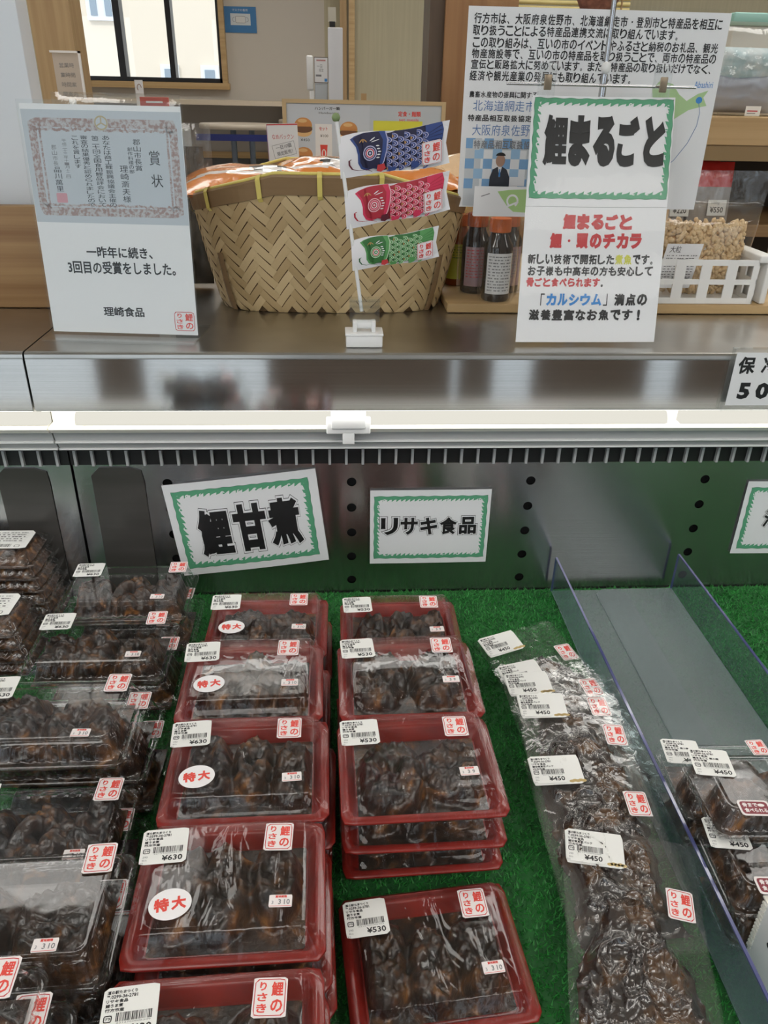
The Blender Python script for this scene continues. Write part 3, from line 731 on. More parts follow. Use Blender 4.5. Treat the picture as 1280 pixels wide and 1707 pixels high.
for si, (x, y, n, rz) in enumerate([(-.2415, -.049, 6, -.01), (-.2355, -.145, 4, -.02)]):
    for lv in range(n):
        top = lv == n-1
        st = 'the tall flat pack stack against the steel back' if si == 0 else 'the shorter flat pack stack in front'
        lab = 'topmost flat labelled pack on %s' % st if top else '%s flat pack up in %s' % (ORD[lv], st)
        root = thing('flat_fish_pack', lab, 'food pack', (x+(n-1-lv)*.0035, y+(n-1-lv)*(-.0005), DECK+lv*.0189), (0, 0, rz), 'flat labelled packs')
        link('base', FB, root); link('fish', FFISH, root); link('lid', FL, root)
        if top or lv == n-2: link('ingredient_label', BIGLABEL, root, (.006, .010, FDIM[2]+.0006))

# ---- small clear packs between the dividers
QDIM = (.118, .090, .0362)
QB, QL = clam_meshes(*QDIM, 3)
QFISH = [fish_field(.047, .033, .004, .031, 61+i, 2, FISHM[i]).mesh('fish') for i in range(3)]
s = Sheet(); s.rrect(-.0135, -.0082, .0135, .0082, .0025, STICK, 0, .0003); s.rrect(-.0118, -.0066, .0118, .0066, .0024, mat('dark red sticker', (.22, .015, .03), .4), .0001)
s.text('骨まで', -.0098, .0006, .0030, .0050, STICK, .0002, .03); s.ell(.0062, .0028, .0030, .0016, STICK, .0002); s.text('食べられる', -.0098, -.0050, .0100, -.0004, STICK, .0002, .03); BONE = s.mesh('bone_sticker')
def small_pack(loc, rz, lab, k, parts):
    root = thing('small_fish_pack', lab, 'food pack', loc, (0, 0, rz), 'small clear packs between the dividers')
    link('base', QB, root); link('fish', QFISH[k % 3], root); link('lid', QL, root); z = QDIM[2]+.0006
    if 'p' in parts: link('price_label', LB450Q, root, (-.0395, .0220, z), (0, 0, -.10))
    if 'b' in parts: link('brand_sticker', BRAND, root, (.0400, .0260, z), (0, 0, .05), ).scale = (.8, .8, 1)
    if 'r' in parts: link('bone_sticker', BONE, root, (-.0225, -.0300, z), (0, 0, -.04))
small_pack((.613, -.432, DECK), 0, 'bottom small clear pack of the rear pair between the acrylic dividers', 0, '')
small_pack((.611, -.432, DECK+.0365), -.02, 'upper small clear pack of the rear pair between the acrylic dividers', 1, 'pbr')
small_pack((.613, -.532, DECK), 0, 'bottom small clear pack of the front pair beside the white bin', 2, '')
small_pack((.612, -.530, DECK+.0365), -.03, 'upper small clear pack of the front pair beside the white bin', 0, 'pbr')
small_pack((.611, -.482, DECK+.0732), -.03, 'small clear pack bridging the two pairs, its dark red sticker up', 1, 'pbr')

# ---- vacuum pouches, shingled
STEW = mat('vacuum packed carp', (.016, .007, .004), .14, noise_=((45, 45, 45), (.15, .060, .008), .48, .80, 4), bump=((220, 220, 220), .5, .002, 4), coat=.5)
def pouch_meshes(seed):
    rnd = random.Random(seed)
    W, L_ = .058, .098
    def inside(x, y):
        yy = (y+.021)/.064; wv = .043-.16*(y+.021)+.006*math.sin(y*45+seed)+.006*fbm(y*40, seed, 1)
        wv *= (1.0 if yy < .2 else 1-.55*max(0, yy-.2)**1.3)
        d = max(abs(yy), abs(x+.004)/max(wv, .01))
        return d*(1+.10*fbm(x*50, y*50, seed))
    def hgt(x, y, extra):
        d = inside(x, y)
        e = max(0, min(1, (1.0-d)/.32)); e = e*e*(3-2*e)
        rid = 1-abs(noise.noise(Vector((x*55+seed, y*42, seed*3.3)))*2.0)
        rid2 = 1-abs(noise.noise(Vector((x*120, y*95+seed, 9+seed)))*2.0)
        return e*(.0085+.0055*rid**2+.0022*rid2**3)+extra
    b = MB(); b.grid(lambda a, c: ((a*2-1)*.052, -.021+(c*2-1)*.069, hgt((a*2-1)*.052, -.021+(c*2-1)*.069, -.0004 if inside((a*2-1)*.052, -.021+(c*2-1)*.069) < 1 else -.0022)), 84, 100, STEW, mask=lambda a, c: inside((a*2-1)*.052, -.021+(c*2-1)*.069) < 1.0); content = b.mesh('fish')
    def film(a, c):
        x, y = (a*2-1)*W, (c*2-1)*L_
        ed = max(0, 1-inside(x, y)/1.0)
        fl = .0012*fbm(x*25+seed, y*25, seed)
        # wavy outline
        x2 = x*(1+.02*math.sin(y*60+seed)); y2 = y*(1+.012*math.sin(x*70+seed*2))
        q = math.hypot(max(0, abs(x)-W+.016), max(0, abs(y)-L_+.016))     # rounded corners
        if q > .016: x2, y2 = x2-math.copysign((q-.016)*.7, x), y2-math.copysign((q-.016)*.7, y)
        return (x2, y2, hgt(x, y, .0006)+fl+.0006)
    b = MB(); b.grid(film, 92, 120, POUCH)
    b.grid(lambda a, c: ((a*2-1)*W, (c*2-1)*L_, -.0026+.0008*fbm(a*6, c*6, seed)), 12, 16, POUCH)
    return content, b.mesh('film')
POUCHES = [pouch_meshes(s_) for s_ in (1, 4, 8)]
s = Sheet(); s.rect(-.0260, -.0130, .0260, .0130, LABEL, 0); BACKLAB = None
STAIN = mat('brown stain', (.55, .40, .16), .5)
def blank_label():
    s = Sheet(); s.rrect(-.026, -.0165, .026, .0165, .0022, LABEL, 0, .0003)
    for i in range(5): s.ell(.013+.003*i, -.0135+.0006*(i % 2), .0028, .0016, STAIN, .00005, 10)
    return s.mesh('backing_label')
BLANK = blank_label()
#   x, y of the label's top corner row: centre positions
VS = [(0.4916, -0.2455, -0.1564, 0.380, 'vacuum pouch furthest up the turf, under all the other pouches'),
      (0.4964, -0.3155, -0.1504, 0.272, 'second vacuum pouch from the steel back, mostly covered'),
      (0.4858, -0.3501, -0.1434, 0.093, 'third vacuum pouch from the steel back, its sticker just below another'),
      (0.4845, -0.3954, -0.1384, 0.003, 'fourth vacuum pouch from the steel back with an amber lower corner'),
      (0.4798, -0.4834, -0.1424, 0.030, 'fifth vacuum pouch from the steel back, label square to the camera'),
      (0.4760, -0.5768, -0.1484, -0.195, 'vacuum pouch lying nearest the camera, all of its dark contents in view')]
for i, (x, y, z, rz, lab) in enumerate(VS):
    root = thing('vacuum_pouch', lab, 'food pouch', (x, y, z), (.16, 0, rz), 'vacuum pouches of sweet simmered carp')
    c, f = POUCHES[(i+2) % 3]
    link('fish', c, root); link('film', f, root)
    link('backing_label', BLANK, root, (-.0305, .0780, .0060), (0, 0, 0)); link('price_label', LB450V, root, (-.0385, .0785, .0068), (0, 0, -.01))
    link('brand_sticker', BRAND, root, (.0370, .0330, .0115), (0, .10, -.04))

# ---- acrylic dividers
def divider(name, lab, x, ya, yb, flange, ztop):
    root = thing(name, lab, 'divider', (x, 0, DECK))
    b = MB(); b.box(-.0013, .0013, ya, yb, .0012, ztop, ACRYL); b.build('wall', root)
    b = MB(); b.box(-.0014, .0014, ya, yb, ztop, ztop+.0016, ACRYLEDGE); b.box(-.0014, .0014, yb, yb+.001, 0, ztop, ACRYLEDGE); b.build('polished_edge', root)
    b = MB(); c, d = flange; lp = [(c, ya), (d, ya), (d, yb-.012), (d-.012*(1 if d > c else -1), yb), (c, yb)]
    zo = 0 if d > c else .0016
    b.add([(p, q, zo) for p, q in lp]+[(p, q, .0013+zo) for p, q in lp], [tuple(range(5)), tuple(range(5, 10))]+[(i, (i+1) % 5, (i+1) % 5+5, i+5) for i in range(5)], FROST); b.build('base_flange', root)
divider('acrylic_divider', 'clear acrylic divider wall beside the vacuum pouches', .547, -.72, -.016, (0, .112), .058)
divider('acrylic_divider', 'clear acrylic divider wall with open turf beyond it', .729, -.72, -.016, (0, -.118), .061)
# ---- white bin at the front
t_ = thing('white_label_bin', 'white plastic bin with a serrated edge at the front between dividers', 'bin', (.578, -.570, -.175))
b = MB(); b.box(0, .003, -.16, 0, .008, .068, WHITEPL); b.box(.12, .123, -.16, 0, .008, .068, WHITEPL); b.box(.003, .12, -.003, 0, .008, .068, WHITEPL); b.box(.003, .12, -.16, -.157, .008, .068, WHITEPL); b.box(0, .123, -.16, 0, .004, .008, WHITEPL); b.build('box', t_)
b = MB()
for i in range(13): b.box(-.0012, .0002, -.004, .0015, .010+i*.0045, .0125+i*.0045, CREAM)
b.box(-.0002, .123, -.004, .004, .068, .0695, CREAM); b.build('serrated_edge', t_)
b = MB(); b.lathe([(.0022, 0), (.0022, .0006)], BLACK, (0, 0, 0), 14); b.build('hole_shade_disc', t_, (-.0006, -.020, .040), (0, PI/2, 0))  # black disc in place of the shade inside an open hole
# ================================================================ THINGS STANDING ON THE STEEL TOP
TOP = .2064
CLEARX = clear('thin acrylic', (.97, .98, .98), 1.28, .06, 0)
# ---- certificate in an acrylic stand
t_ = thing('certificate_stand', 'acrylic stand holding a framed certificate photo above two lines of brush print', 'sign stand', (-.023, -.0165, TOP), (0, 0, -.095))
W_, H_ = .176, .245
lean = upright((-W_/2, 0, .004), (1, 0, 0), (0, .062, .998), (0, -.998, .062))
s = Sheet(); s.rect(0, 0, W_, H_, PAPER, 0, 2, 2); s.rect(.0005, .1245, .1755, .2395, PHOTO, .0001, 2, 2)
ORN = mat('certificate ornament', (.34, .23, .21), .5, noise_=((320, 320, 320), (.48, .47, .48), .42, .58, 3))
ORNG = mat('certificate crest gold', (.46, .38, .22), .5)
s.rring(.0065, .132, .1705, .2315, .004, .0088, ORN, .0002, 48)
rnd = random.Random(2)
for i in range(60):
    u = .012+.153*i/59; s.ell(u, .143+rnd.uniform(-.001, .001), .0016, .0014, ORN, .0002, 8); s.ell(u, .2205+rnd.uniform(-.001, .001), .0018, .0016, ORN, .0002, 8)
for i in range(36):
    v = .14+.085*i/35; s.ell(.0185, v, .0013, .0015, ORN, .0002, 8); s.ell(.159, v, .0014, .0015, ORN, .0002, 8)
s.ell(.0877, .2275, .0078, .0075, PHOTO, .00025, 24); s.ring(.0877, .2275, .0075, .0072, .0016, ORNG, .0003, 28)
for a in (PI/2, PI/2+2*PI/3, PI/2-2*PI/3): s.line([(.0877, .2275), (.0877+.0065*math.cos(a), .2275+.0062*math.sin(a))], .0014, ORNG, .0003)
s.text('賞', .1369, .1865, .149, .2012, INK, .0003); s.text('状', .1371, .1640, .1501, .1772, INK, .0003)
s.column('郡山市長賞', .1205, .1285, .2125, .1800, INK, .0003); s.column('創作料理の部', .1135, .1190, .2045, .1775, INK, .0003)
s.column('理崎斎夫様', .1030, .1120, .1860, .1470, INK, .0003)
s.column('あなたは商工鯉振興協議会主催の', .0870, .0950, .2155, .1420, INK, .0003); s.column('第二十回全国食用鯉品評会において', .0750, .0830, .2150, .1420, INK, .0003)
s.column('審査の結果優秀と認められましたので', .0625, .0705, .2150, .1420, INK, .0003); s.column('これを賞します', .0530, .0600, .2145, .1815, INK, .0003)
s.column('平成二十三年十一月十二日', .0415, .0465, .2110, .1710, GREYINK, .0003); s.column('郡山市長', .0290, .0345, .2050, .1835, GREYINK, .0003); s.column('品川萬里', .0285, .0365, .1830, .1570, INK, .0003)
s.rrect(.0273, .1456, .0395, .1557, .001, mat('seal pink', (.60, .30, .34), .6), .0003)
s.text('一昨年に続き、', .0529, .0865, .1302, .0995, INK, .0002, .024); s.text('3回目の受賞をしました。', .0287, .0685, .1556, .0830, INK, .0002, .024)
s.text('理崎食品', .0643, .0198, .1132, .0312, INK, .0002, .024); brand_print(s, .1490, .0047, .1732, .0274, .0002, .02)
s.build('printed_sheet', t_, lean)
b = MB()
for w0 in (.0012,): b.add([lean(u, v, w) for w in (w0, w0+.0016) for u, v in ((-.002, -.003), (W_+.002, -.003), (W_+.002, H_+.004), (-.002, H_+.004))], [(0, 1, 2, 3), (7, 6, 5, 4), (0, 4, 5, 1), (1, 5, 6, 2), (2, 6, 7, 3), (3, 7, 4, 0)], CLEARX)
b.build('acrylic_front', t_)
b = MB(); b.box(-W_/2-.002, W_/2+.002, -.030, .055, 0, .0022, CLEARH); b.build('acrylic_foot', t_)

# ---- stand with the carp sign and the poster
t_ = thing('sign_stand', 'metal pole stand with clips carrying the tall sign and the wide poster', 'sign stand', (.548, .066, TOP))
CHROME = mat('chrome', (.62, .62, .63), .18, 1.0)
b = MB(); b.lathe([(.045, 0), (.045, .003), (.040, .005), (.008, .007)], CHROME); b.build('foot', t_)
b = MB(); b.tube([(0, 0, .006), (0, 0, .29)], .0042, CHROME); b.tube([(0, 0, .29), (0, 0, .46)], .0030, CHROME); b.build('pole', t_)
b = MB(); b.lathe([(.0005, -.0065), (.004, -.005), (.0063, 0), (.004, .005), (.0005, .0065)], WHITEPL, (-.0008, -.0040, .2965), 14); b.build('joint_knob', t_)
for zz, yy, xs, span in ((.2785, -.0045, (-.069, .068), (-.116, .110)), (.402, .040, (-.070, .112), (-.12, .16))):
    b = MB(); b.tube([(span[0], yy, zz), (span[1], yy, zz)], .0017, CHROME); b.tube([(0, 0, zz), (0, yy, zz)], .002, CHROME); b.build('crossbar', t_)
    for x in xs:
        b = MB(); b.bbox(x-.0095, x+.0095, yy-.0075, yy+.004, zz-.026, zz+.022, CLEARH, .002); b.bbox(x-.0045, x+.0045, yy-.0080, yy-.0060, zz-.006, zz+.010, mat('spring brass', (.30, .24, .17), .35, .8), .001); b.tube([(x-.010, yy, zz), (x+.010, yy, zz)], .0026, CLEARH); b.build('clip', t_)
# ---- tall laminated sign
t_ = thing('carp_product_sign', 'tall laminated sign with heavy black brush lettering in a green frame', 'sign', (.443, -.050, TOP))
dv = Vector((.055, .371, .926)).normalized(); dn = Vector((1, 0, 0)).cross(dv) * -1
dn = Vector((0, -dv.z, dv.y)).normalized()
def bend(u, v, w): return Vector((0, 0, .001))+Vector((1, .0, .004))*u+dv*v+dn*(w+.0035*math.sin(v/.292*PI*1.0)-.002*math.sin(u/.179*PI))
s = Sheet(); s.rect(.004, .003, .175, .287, PAPER, 0, 10, 24); s.rect(.004, .1605, .175, .1609, GREYINK, .0001, 6, 1)
s.build('paper', t_, bend)
s = Sheet(); s.frame(.007, .170, .1735, .2845, .0095, GREEN, DGREEN, .0004, 5)
xs = [.0206, .0510, .0800, .1090, .1410]; ws = [.0285, .0260, .0265, .0262, .0250]
for ch, x, w_ in zip('鯉まるごと', xs, ws): s.text(ch, x, .2070, x+w_, .2655, INK, .0006, .046 if ch == '鯉' else .074, 3)
def segs(parts, u0, u1, v0, v1, fat, ital=0):
    n = sum(len(p[0]) for p in parts); cw = (u1-u0)/n; u = u0
    for txt, m_ in parts:
        for ch in txt:
            small = ch in '。、・！「」'
            if ch in '。、': s.text(ch, u+cw*.08, v0, u+cw*.35, v0+(v1-v0)*.3, m_, .0005, fat)
            elif ch == '・': s.text(ch, u+cw*.4, v0+(v1-v0)*.42, u+cw*.6, v0+(v1-v0)*.6, m_, .0005, fat)
            elif ch in '「」': s.text(ch, u+(cw*.55 if ch == '「' else cw*.1), v0, u+(cw*.9 if ch == '「' else cw*.45), v1, m_, .0005, 0)
            elif ch == '！': s.text('!', u+cw*.35, v0, u+cw*.6, v1, m_, .0005, fat, 2, .00015, False, ital)
            elif ch == '一' or ch == 'ー': s.text(ch, u+cw*.05, v0+(v1-v0)*.42, u+cw*.95, v0+(v1-v0)*.6, m_, .0005, fat)
            else: s.text(ch, u+cw*.05, v0, u+cw*.95, v1, m_, .0005, fat, 2, .00015, False, ital)
            u += cw
segs([('鯉まるごと', RED)], .0498, .1355, .1345, .1525, .068); segs([('鯉・頭のチカラ', RED)], .0355, .1489, .1125, .1305, .068)
segs([('新しい技術で開拓した', INK), ('煮魚', YEL), ('です。', INK)], .0107, .1704, .0943, .1058, .040)
segs([('お子様も中高年の方も安心して', INK)], .0117, .1650, .0809, .0919, .040)
segs([('骨ごと食べられます', RED), ('。', INK)], .0111, .1121, .0681, .0785, .050)
segs([('「', INK), ('カルシウム', BLUE), ('」', INK), ('満点の', INK)], .0228, .1620, .0460, .0602, .052)
segs([('滋養豊富なお魚です！', INK)], .0168, .1600, .0287, .0416, .044)
s.build('printing', t_, bend)
s = Sheet(); s.rect(0, 0, .179, .291, mat_lam, .0016, 12, 24); s.build('laminate', t_, bend)
# ---- wide poster
t_ = thing('town_poster', 'wide laminated poster of dense black text hanging behind the tall sign', 'poster', (.391, .120, .343))
pm = lambda u, v, w: Vector((u, -w-.002*math.sin(u*12), v))
s = Sheet(); s.rect(0, 0, .32, .222, PAPER, 0, 16, 2); s.build('paper', t_, pm)
s = Sheet()
def pl(txt, u0, u1, v0, v1, m_=INK, fat=.020):
    n = len(txt); cw = (u1-u0)/n
    for i, ch in enumerate(txt):
        u = u0+cw*i
        if ch in '、。': s.text(ch, u+cw*.1, v0, u+cw*.35, v0+(v1-v0)*.3, m_, .0003, fat)
        elif ch == '・': s.text(ch, u+cw*.4, v0+(v1-v0)*.42, u+cw*.6, v0+(v1-v0)*.6, m_, .0003, fat)
        elif ch == 'ー': s.text(ch, u+cw*.08, v0+(v1-v0)*.42, u+cw*.92, v0+(v1-v0)*.58, m_, .0003, fat)
        else: s.text(ch, u+cw*.05, v0, u+cw*.95, v1, m_, .0003, fat)
pl('行方市は、大阪府泉佐野市、北海道網走市・登別市と特産品を相互に', .0068, .3112, .2045, .2155)
pl('取り扱うことによる特産品連携交流に取り組んでいます。', .0060, .2640, .1925, .2030)
pl('この取り組みは、互いの市のイベントやふるさと納税のお礼品、観光', .0067, .3113, .1800, .1905)
pl('物産施設等で、互いの市の特産品を取り扱うことで、両市の特産品の', .0066, .3115, .1687, .1790)
pl('宣伝と販路拡大に努めています。また、特産品の取り扱いだけでなく、', .0065, .3130, .1577, .1678)
pl('経済や観光産業の発展にも取り組んでいます。', .0056, .2131, .1450, .1560)
pl('農畜水産物の振興に関する', .0067, .0920, .1268, .1338); pl('北海道網走市', .0121, .0910, .1122, .1240, NAVYTXT, 0)
pl('特産品相互取扱協定', .0066, .0880, .1007, .1080, INK, .025); pl('大阪府泉佐野市', .0129, .0995, .0846, .0972, NAVYTXT, 0)
SKYB = mat('poster light blue', (.33, .52, .72), .5); MIDB = mat('poster blue', (.20, .38, .62), .5); PHW = mat('poster pale grey', (.58, .60, .62), .5)
s.rect(.0068, .0013, .1000, .0817, PHW, .0001)
for i in range(8):
    for j in range(5):
        if (i+j) % 2 == 0: s.rect(.0068+i*.0117, .0225+j*.0118, .0068+(i+1)*.0117, .0225+(j+1)*.0118, SKYB if j % 2 else MIDB, .00015)
s.rect(.0155, .068, .1000, .0800, PHW, .0002); pl('特産品相互取扱協定', .0163, .0985, .0695, .0790, GREYINK, .02)
SUIT = mat('printed dark suit', (.03, .035, .05), .5); SKIN = mat('printed skin', (.42, .25, .18), .5)
s.ell(.0525, .0560, .0060, .0075, SKIN, .0003, 16); s.poly([(.0400, .0130), (.0660, .0130), (.0660, .036), (.0615, .0455), (.0560, .0485), (.0490, .0485), (.0435, .0455), (.0400, .036)], SUIT, .0003); s.poly([(.0500, .0485), (.0550, .0485), (.0525, .036)], PAPER, .00035); s.poly([(.0517, .046), (.0533, .046), (.0537, .037), (.0513, .037)], BLUE, .0004)
s.ell(.0525, .0615, .0062, .0040, INK, .00035, 14, 0, PI)
s.rect(.0420, .0040, .0600, .0200, mat('printed maroon folder', (.25, .04, .05), .5), .00045); s.rect(.0660, .0260, .0860, .0370, PAPER, .0004); s.rect(.0680, .0050, .0980, .0180, mat('printed green cloth', (.30, .42, .22), .5), .0004)
LAND = mat('map green', (.42, .60, .30), .5)
s.poly([(.245, .150), (.262, .146), (.272, .135), (.283, .128), (.296, .136), (.309, .140), (.304, .132), (.310, .123), (.300, .121), (.288, .118), (.275, .110), (.266, .104), (.262, .110), (.252, .112), (.240, .124), (.236, .140)], LAND, .0002)
s.ell(.2990, .1290, .0042, .0038, BLUE, .0003, 16); s.line([(.299, .127), (.303, .115), (.302, .100), (.294, .080), (.280, .060), (.262, .045)], .0007, NAVYTXT, .0003)
s.text('Abashiri', .2893, .1425, .3132, .1498, BLUE, .0003)
s.build('printing', t_, pm)
s = Sheet(); s.rect(-.004, -.004, .324, .226, mat_lam, .0010, 14, 8); s.build('laminate', t_, pm)

# ---- carp streamer ornament on its clip base
t_ = thing('carp_streamer_stand', 'small white pole with blue, red and green carp streamers on a clip base', 'ornament', (.2640, -.049, TOP))
b = MB(); b.bbox(-.0215, .0215, -.013, .018, 0, .0150, WHITEPL, .0015); b.bbox(-.0225, .0225, -.014, .019, .0135, .0165, WHITEPL, .001); b.build('base', t_)
b = MB()
for sx in (-.0135, .0085): b.bbox(sx, sx+.005, -.006, .008, .0160, .0290, WHITEPL, .001)
b.tube([(-.0135, .001, .0245), (.0135, .001, .0245)], .0052, WHITEPL, 14); b.build('hinge', t_)
b = MB(); b.box(-.0170, .0180, -.0035, -.0018, .0275, .0530, CLEARH); b.box(-.0170, .0180, .0018, .0035, .0275, .0530, CLEARH); b.box(-.0180, .0190, -.0065, .0040, .0515, .0560, CLEARH); b.box(-.0180, .0190, -.0042, -.0035, .0440, .0475, CLEARH); b.build('clear_clip', t_)
b = MB(); b.tube([(-.0030, 0, .0400), (-.0305, 0, .2390)], .0021, WHITEPL, 12); b.build('pole', t_)
b = MB(); b.lathe([(.0003, -.0045), (.0032, -.0034), (.0046, 0), (.0032, .0034), (.0003, .0045)], mat('green bead', (.22, .30, .13), .5, bump=((300, 300, 300), .5, .001, 2)), (-.0310, 0, .2420), 16); b.build('bead', t_)
CLOTH = mat('white streamer cloth', (.78, .77, .79), .7)
def streamer(nm, ox, oz, L, hgt, ang, dark, mid, light, whisk, lab):
    ca, sa = math.cos(ang), math.sin(ang)
    def mp(u, v, w):                              # u,v in 0..1
        hh = hgt*(1+.04*math.sin(u*9)); x = u*L; z = (v-.5)*hh + .0012*math.sin(u*7)
        puff = .0030*(1-(2*v-1)**2)*(1-.55*u); y = -puff-.0012*math.sin(u*11)-w*2
        return Vector((ox+x*ca-z*sa*.35, y, oz+x*sa+z*ca))
    s = Sheet()
    s.b.grid(lambda a, c: (a*(1-.035*(1-abs(2*c-1))), c, 0), 26, 10, CLOTH)
    o = s.build('streamer', t_, mp); tag(o, lab)
    bk = MB(); bk.grid(lambda a, c: (lambda p: (p.x, -p.y+.001, p.z))(mp(a*(1-.035*(1-abs(2*c-1))), c, 0)), 16, 6, CLOTH); bk.build('back_cloth', o)
    s = Sheet(); asp = hgt/L
    # head, body ground, tail fin
    s.fine([(.10, .88), (.14, .93), (.22, .97), (.42, 1.0), (.44, .08), (.36, .07), (.30, .13), (.24, .10), (.19, .16), (.165, .30), (.165, .5), (.15, .68)], mid, .0002)
    s.fine([(.125, .88), (.16, .93), (.22, .965), (.36, .99), (.40, .12), (.34, .12), (.30, .17), (.25, .14), (.205, .20), (.185, .32), (.185, .5), (.17, .68)], dark, .0003)
    s.fine([(.38, 1.0), (.60, 1.0), (.80, 1.0), (.80, .14), (.60, .07), (.38, .05)], dark, .00025)
    s.fine([(.78, 1.0), (.93, 1.0), (.945, .82), (.93, .60), (.86, .38), (.78, .45)], mid, .0009)
    for q in (.93, .83, .73, .63): s.line([(.79+.14*e/5, .72+(q-.78)*.45+(q-.72-(q-.78)*.45)*e/5) for e in range(6)], [.004+.002*e for e in range(6)], dark, .0013)
    # scales, tail end first so the front ones overlap
    rad = .052; n = 0
    for c in range(7):
        cu = .765-c*.055
        for r in range(6):
            cv = .08+(r+(.5 if c % 2 else 0))*.175
            if cv > .95: continue
            w = .0010+.00007*c; ry = rad/asp*.86
            s.ell(cu-.01, cv, rad, ry*.62, light, w, 12, -PI/2, PI/2); s.ell(cu-.012, cv, rad*.86, ry*.54, mid, w+.00002, 12, -PI/2, PI/2); s.ell(cu-.012, cv, rad*.60, ry*.36, light, w+.00003, 12, -PI/2, PI/2); s.ell(cu-.012, cv, rad*.46, ry*.28, dark, w+.00004, 12, -PI/2, PI/2); s.poly([(cu-.012, cv-.045), (cu+.004, cv), (cu-.012, cv+.045)], mid if (c+r) % 3 else YELO, w+.00005)
    s.fine([(.36, 1.0), (.42, 1.0), (.435, .80), (.425, .55), (.40, .30), (.36, .12)], mid, .0016); s.line([(.42, 1.0), (.438, .80), (.428, .55), (.40, .28), (.365, .12)], .009, light, .0017)
    s.fine([(.20, .965), (.36, .99), (.395, .80), (.385, .5), (.36, .25), (.33, .14), (.25, .14)], dark, .0017)
    # eye, brow marks, gill strokes, belly fin, whisker
    eu, ev = .275, .50
    for k_, m_ in ((1.0, light), (.86, dark), (.72, light), (.62, RED if dark is not INKR else mid), (.46, CLOTH), (.34, dark), (.17, light)): s.ell(eu, ev, .062*k_, .062*k_/asp*.98, m_, .0018+.0001*(1-k_), 22)
    for a_, du in ((0, 0), (.35, .02), (-.3, -.02)): s.ell(.215+du, .80, .006, .045, YELO, .0019, 8, rot=a_)
    for du, dv_, r_ in ((.30, .82, -.5), (.325, .78, -.9)): s.ell(du, dv_, .008, .05, CLOTH, .0019, 8, rot=r_)
    for i in range(5): s.ell(.345+.008*abs(i-2)*-1+.016, .38+.07*i, .016, .016, CLOTH, .0019, 8, rot=(i-2)*.25)
    s.poly([(.34, .20), (.40, .22), (.415, .10), (.37, .02), (.33, .06)], RED if dark is not INKR else INKR2, .0019); s.poly([(.43, .12), (.52, .10), (.50, .02), (.44, .0)], mid, .0018); s.ell(.68, .13, .038, .085, mid, .0019, 14)
    s.line([(.105, .42), (.085, .40), (.085, .30), (.11, .19), (.16, .14), (.24, .13), (.29, .06)], [.014, .016, .016, .014, .012, .011, .005], whisk, .002)
    # stamp
    s.rrect(.74, .08, .925, .62, .018, CLOTH, .0021, 0, 24)
    brand_print(s, .745, .09, .92, .61, .0022, .02)
    s.build('printed_carp', o, mp)
YELO = mat('streamer gold', (.48, .26, .08), .6)
INKR = mat('streamer crimson', (.42, .02, .04), .6); INKR2 = mat('streamer maroon', (.10, .006, .02), .6)
streamer('blue', -.0275, .2030, .119, .041, .145, mat('streamer indigo', (.012, .012, .05), .6), mat('streamer blue', (.028, .06, .22), .6), mat('streamer pale lilac', (.45, .45, .66), .6), INKR2, 'indigo carp streamer')
streamer('red', -.0215, .1500, .117, .0395, .190, INKR, mat('streamer red', (.62, .03, .09), .6), mat('streamer pale pink', (.80, .45, .50), .6), INKR, 'red carp streamer')
streamer('green', -.0145, .1020, .100, .0330, .165, mat('streamer green', (.035, .16, .04), .6), mat('streamer light green', (.09, .30, .09), .6), mat('streamer pale green', (.48, .66, .44), .6), mat('streamer deep green', (.03, .12, .05), .6), 'green carp streamer')

# ---- bamboo basket
t_ = thing('bamboo_basket', 'wide bamboo basket in herringbone weave with yellow ties round its rim', 'basket', (.2240, .198, TOP))
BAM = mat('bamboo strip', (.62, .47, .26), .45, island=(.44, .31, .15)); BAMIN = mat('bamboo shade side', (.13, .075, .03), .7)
BAMRIM = mat('bamboo rim band', (.27, .17, .08), .45, noise_=((3, 3, 60), (.20, .12, .055), .3, .7, 4)); TIE = mat('yellow band', (.72, .60, .16), .45)
BH = .176
def plan(th, t):
    hx = .152+.033*t**.8; hy = .092+.036*t**.8; p = 3.4-.6*t
    c, s_ = math.cos(th), math.sin(th); r = (abs(c)**p+abs(s_)**p)**(-1/p)
    return hx*r*c, hy*r*s_
NT = 720; _arc = [0.0]
for i in range(NT):
    a, b_ = plan(2*PI*i/NT, .6), plan(2*PI*(i+1)/NT, .6); _arc.append(_arc[-1]+math.hypot(a[0]-b_[0], a[1]-b_[1]))
PER = _arc[-1]
def th_of(s_):
    s_ %= PER; i = np.searchsorted(_arc, s_)-1; i = max(0, min(NT-1, int(i))); return 2*PI*(i+(s_-_arc[i])/(_arc[i+1]-_arc[i]))/NT
def rimdip(th): return -.036*max(0, abs(math.cos(th))-.35)/.65
def bsurf(s_, t, out=0.0):
    th = th_of(s_); x, y = plan(th, t); n = Vector((math.cos(th)*.8, math.sin(th), 0)).normalized()
    return Vector((x, y, t*(BH+rimdip(th))))+n*out
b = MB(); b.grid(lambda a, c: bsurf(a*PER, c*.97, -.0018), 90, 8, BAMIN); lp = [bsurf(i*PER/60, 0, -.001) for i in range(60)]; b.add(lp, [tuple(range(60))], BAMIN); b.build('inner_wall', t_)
b = MB(); kk = .0074; SL = .155
NI = int(PER/kk)
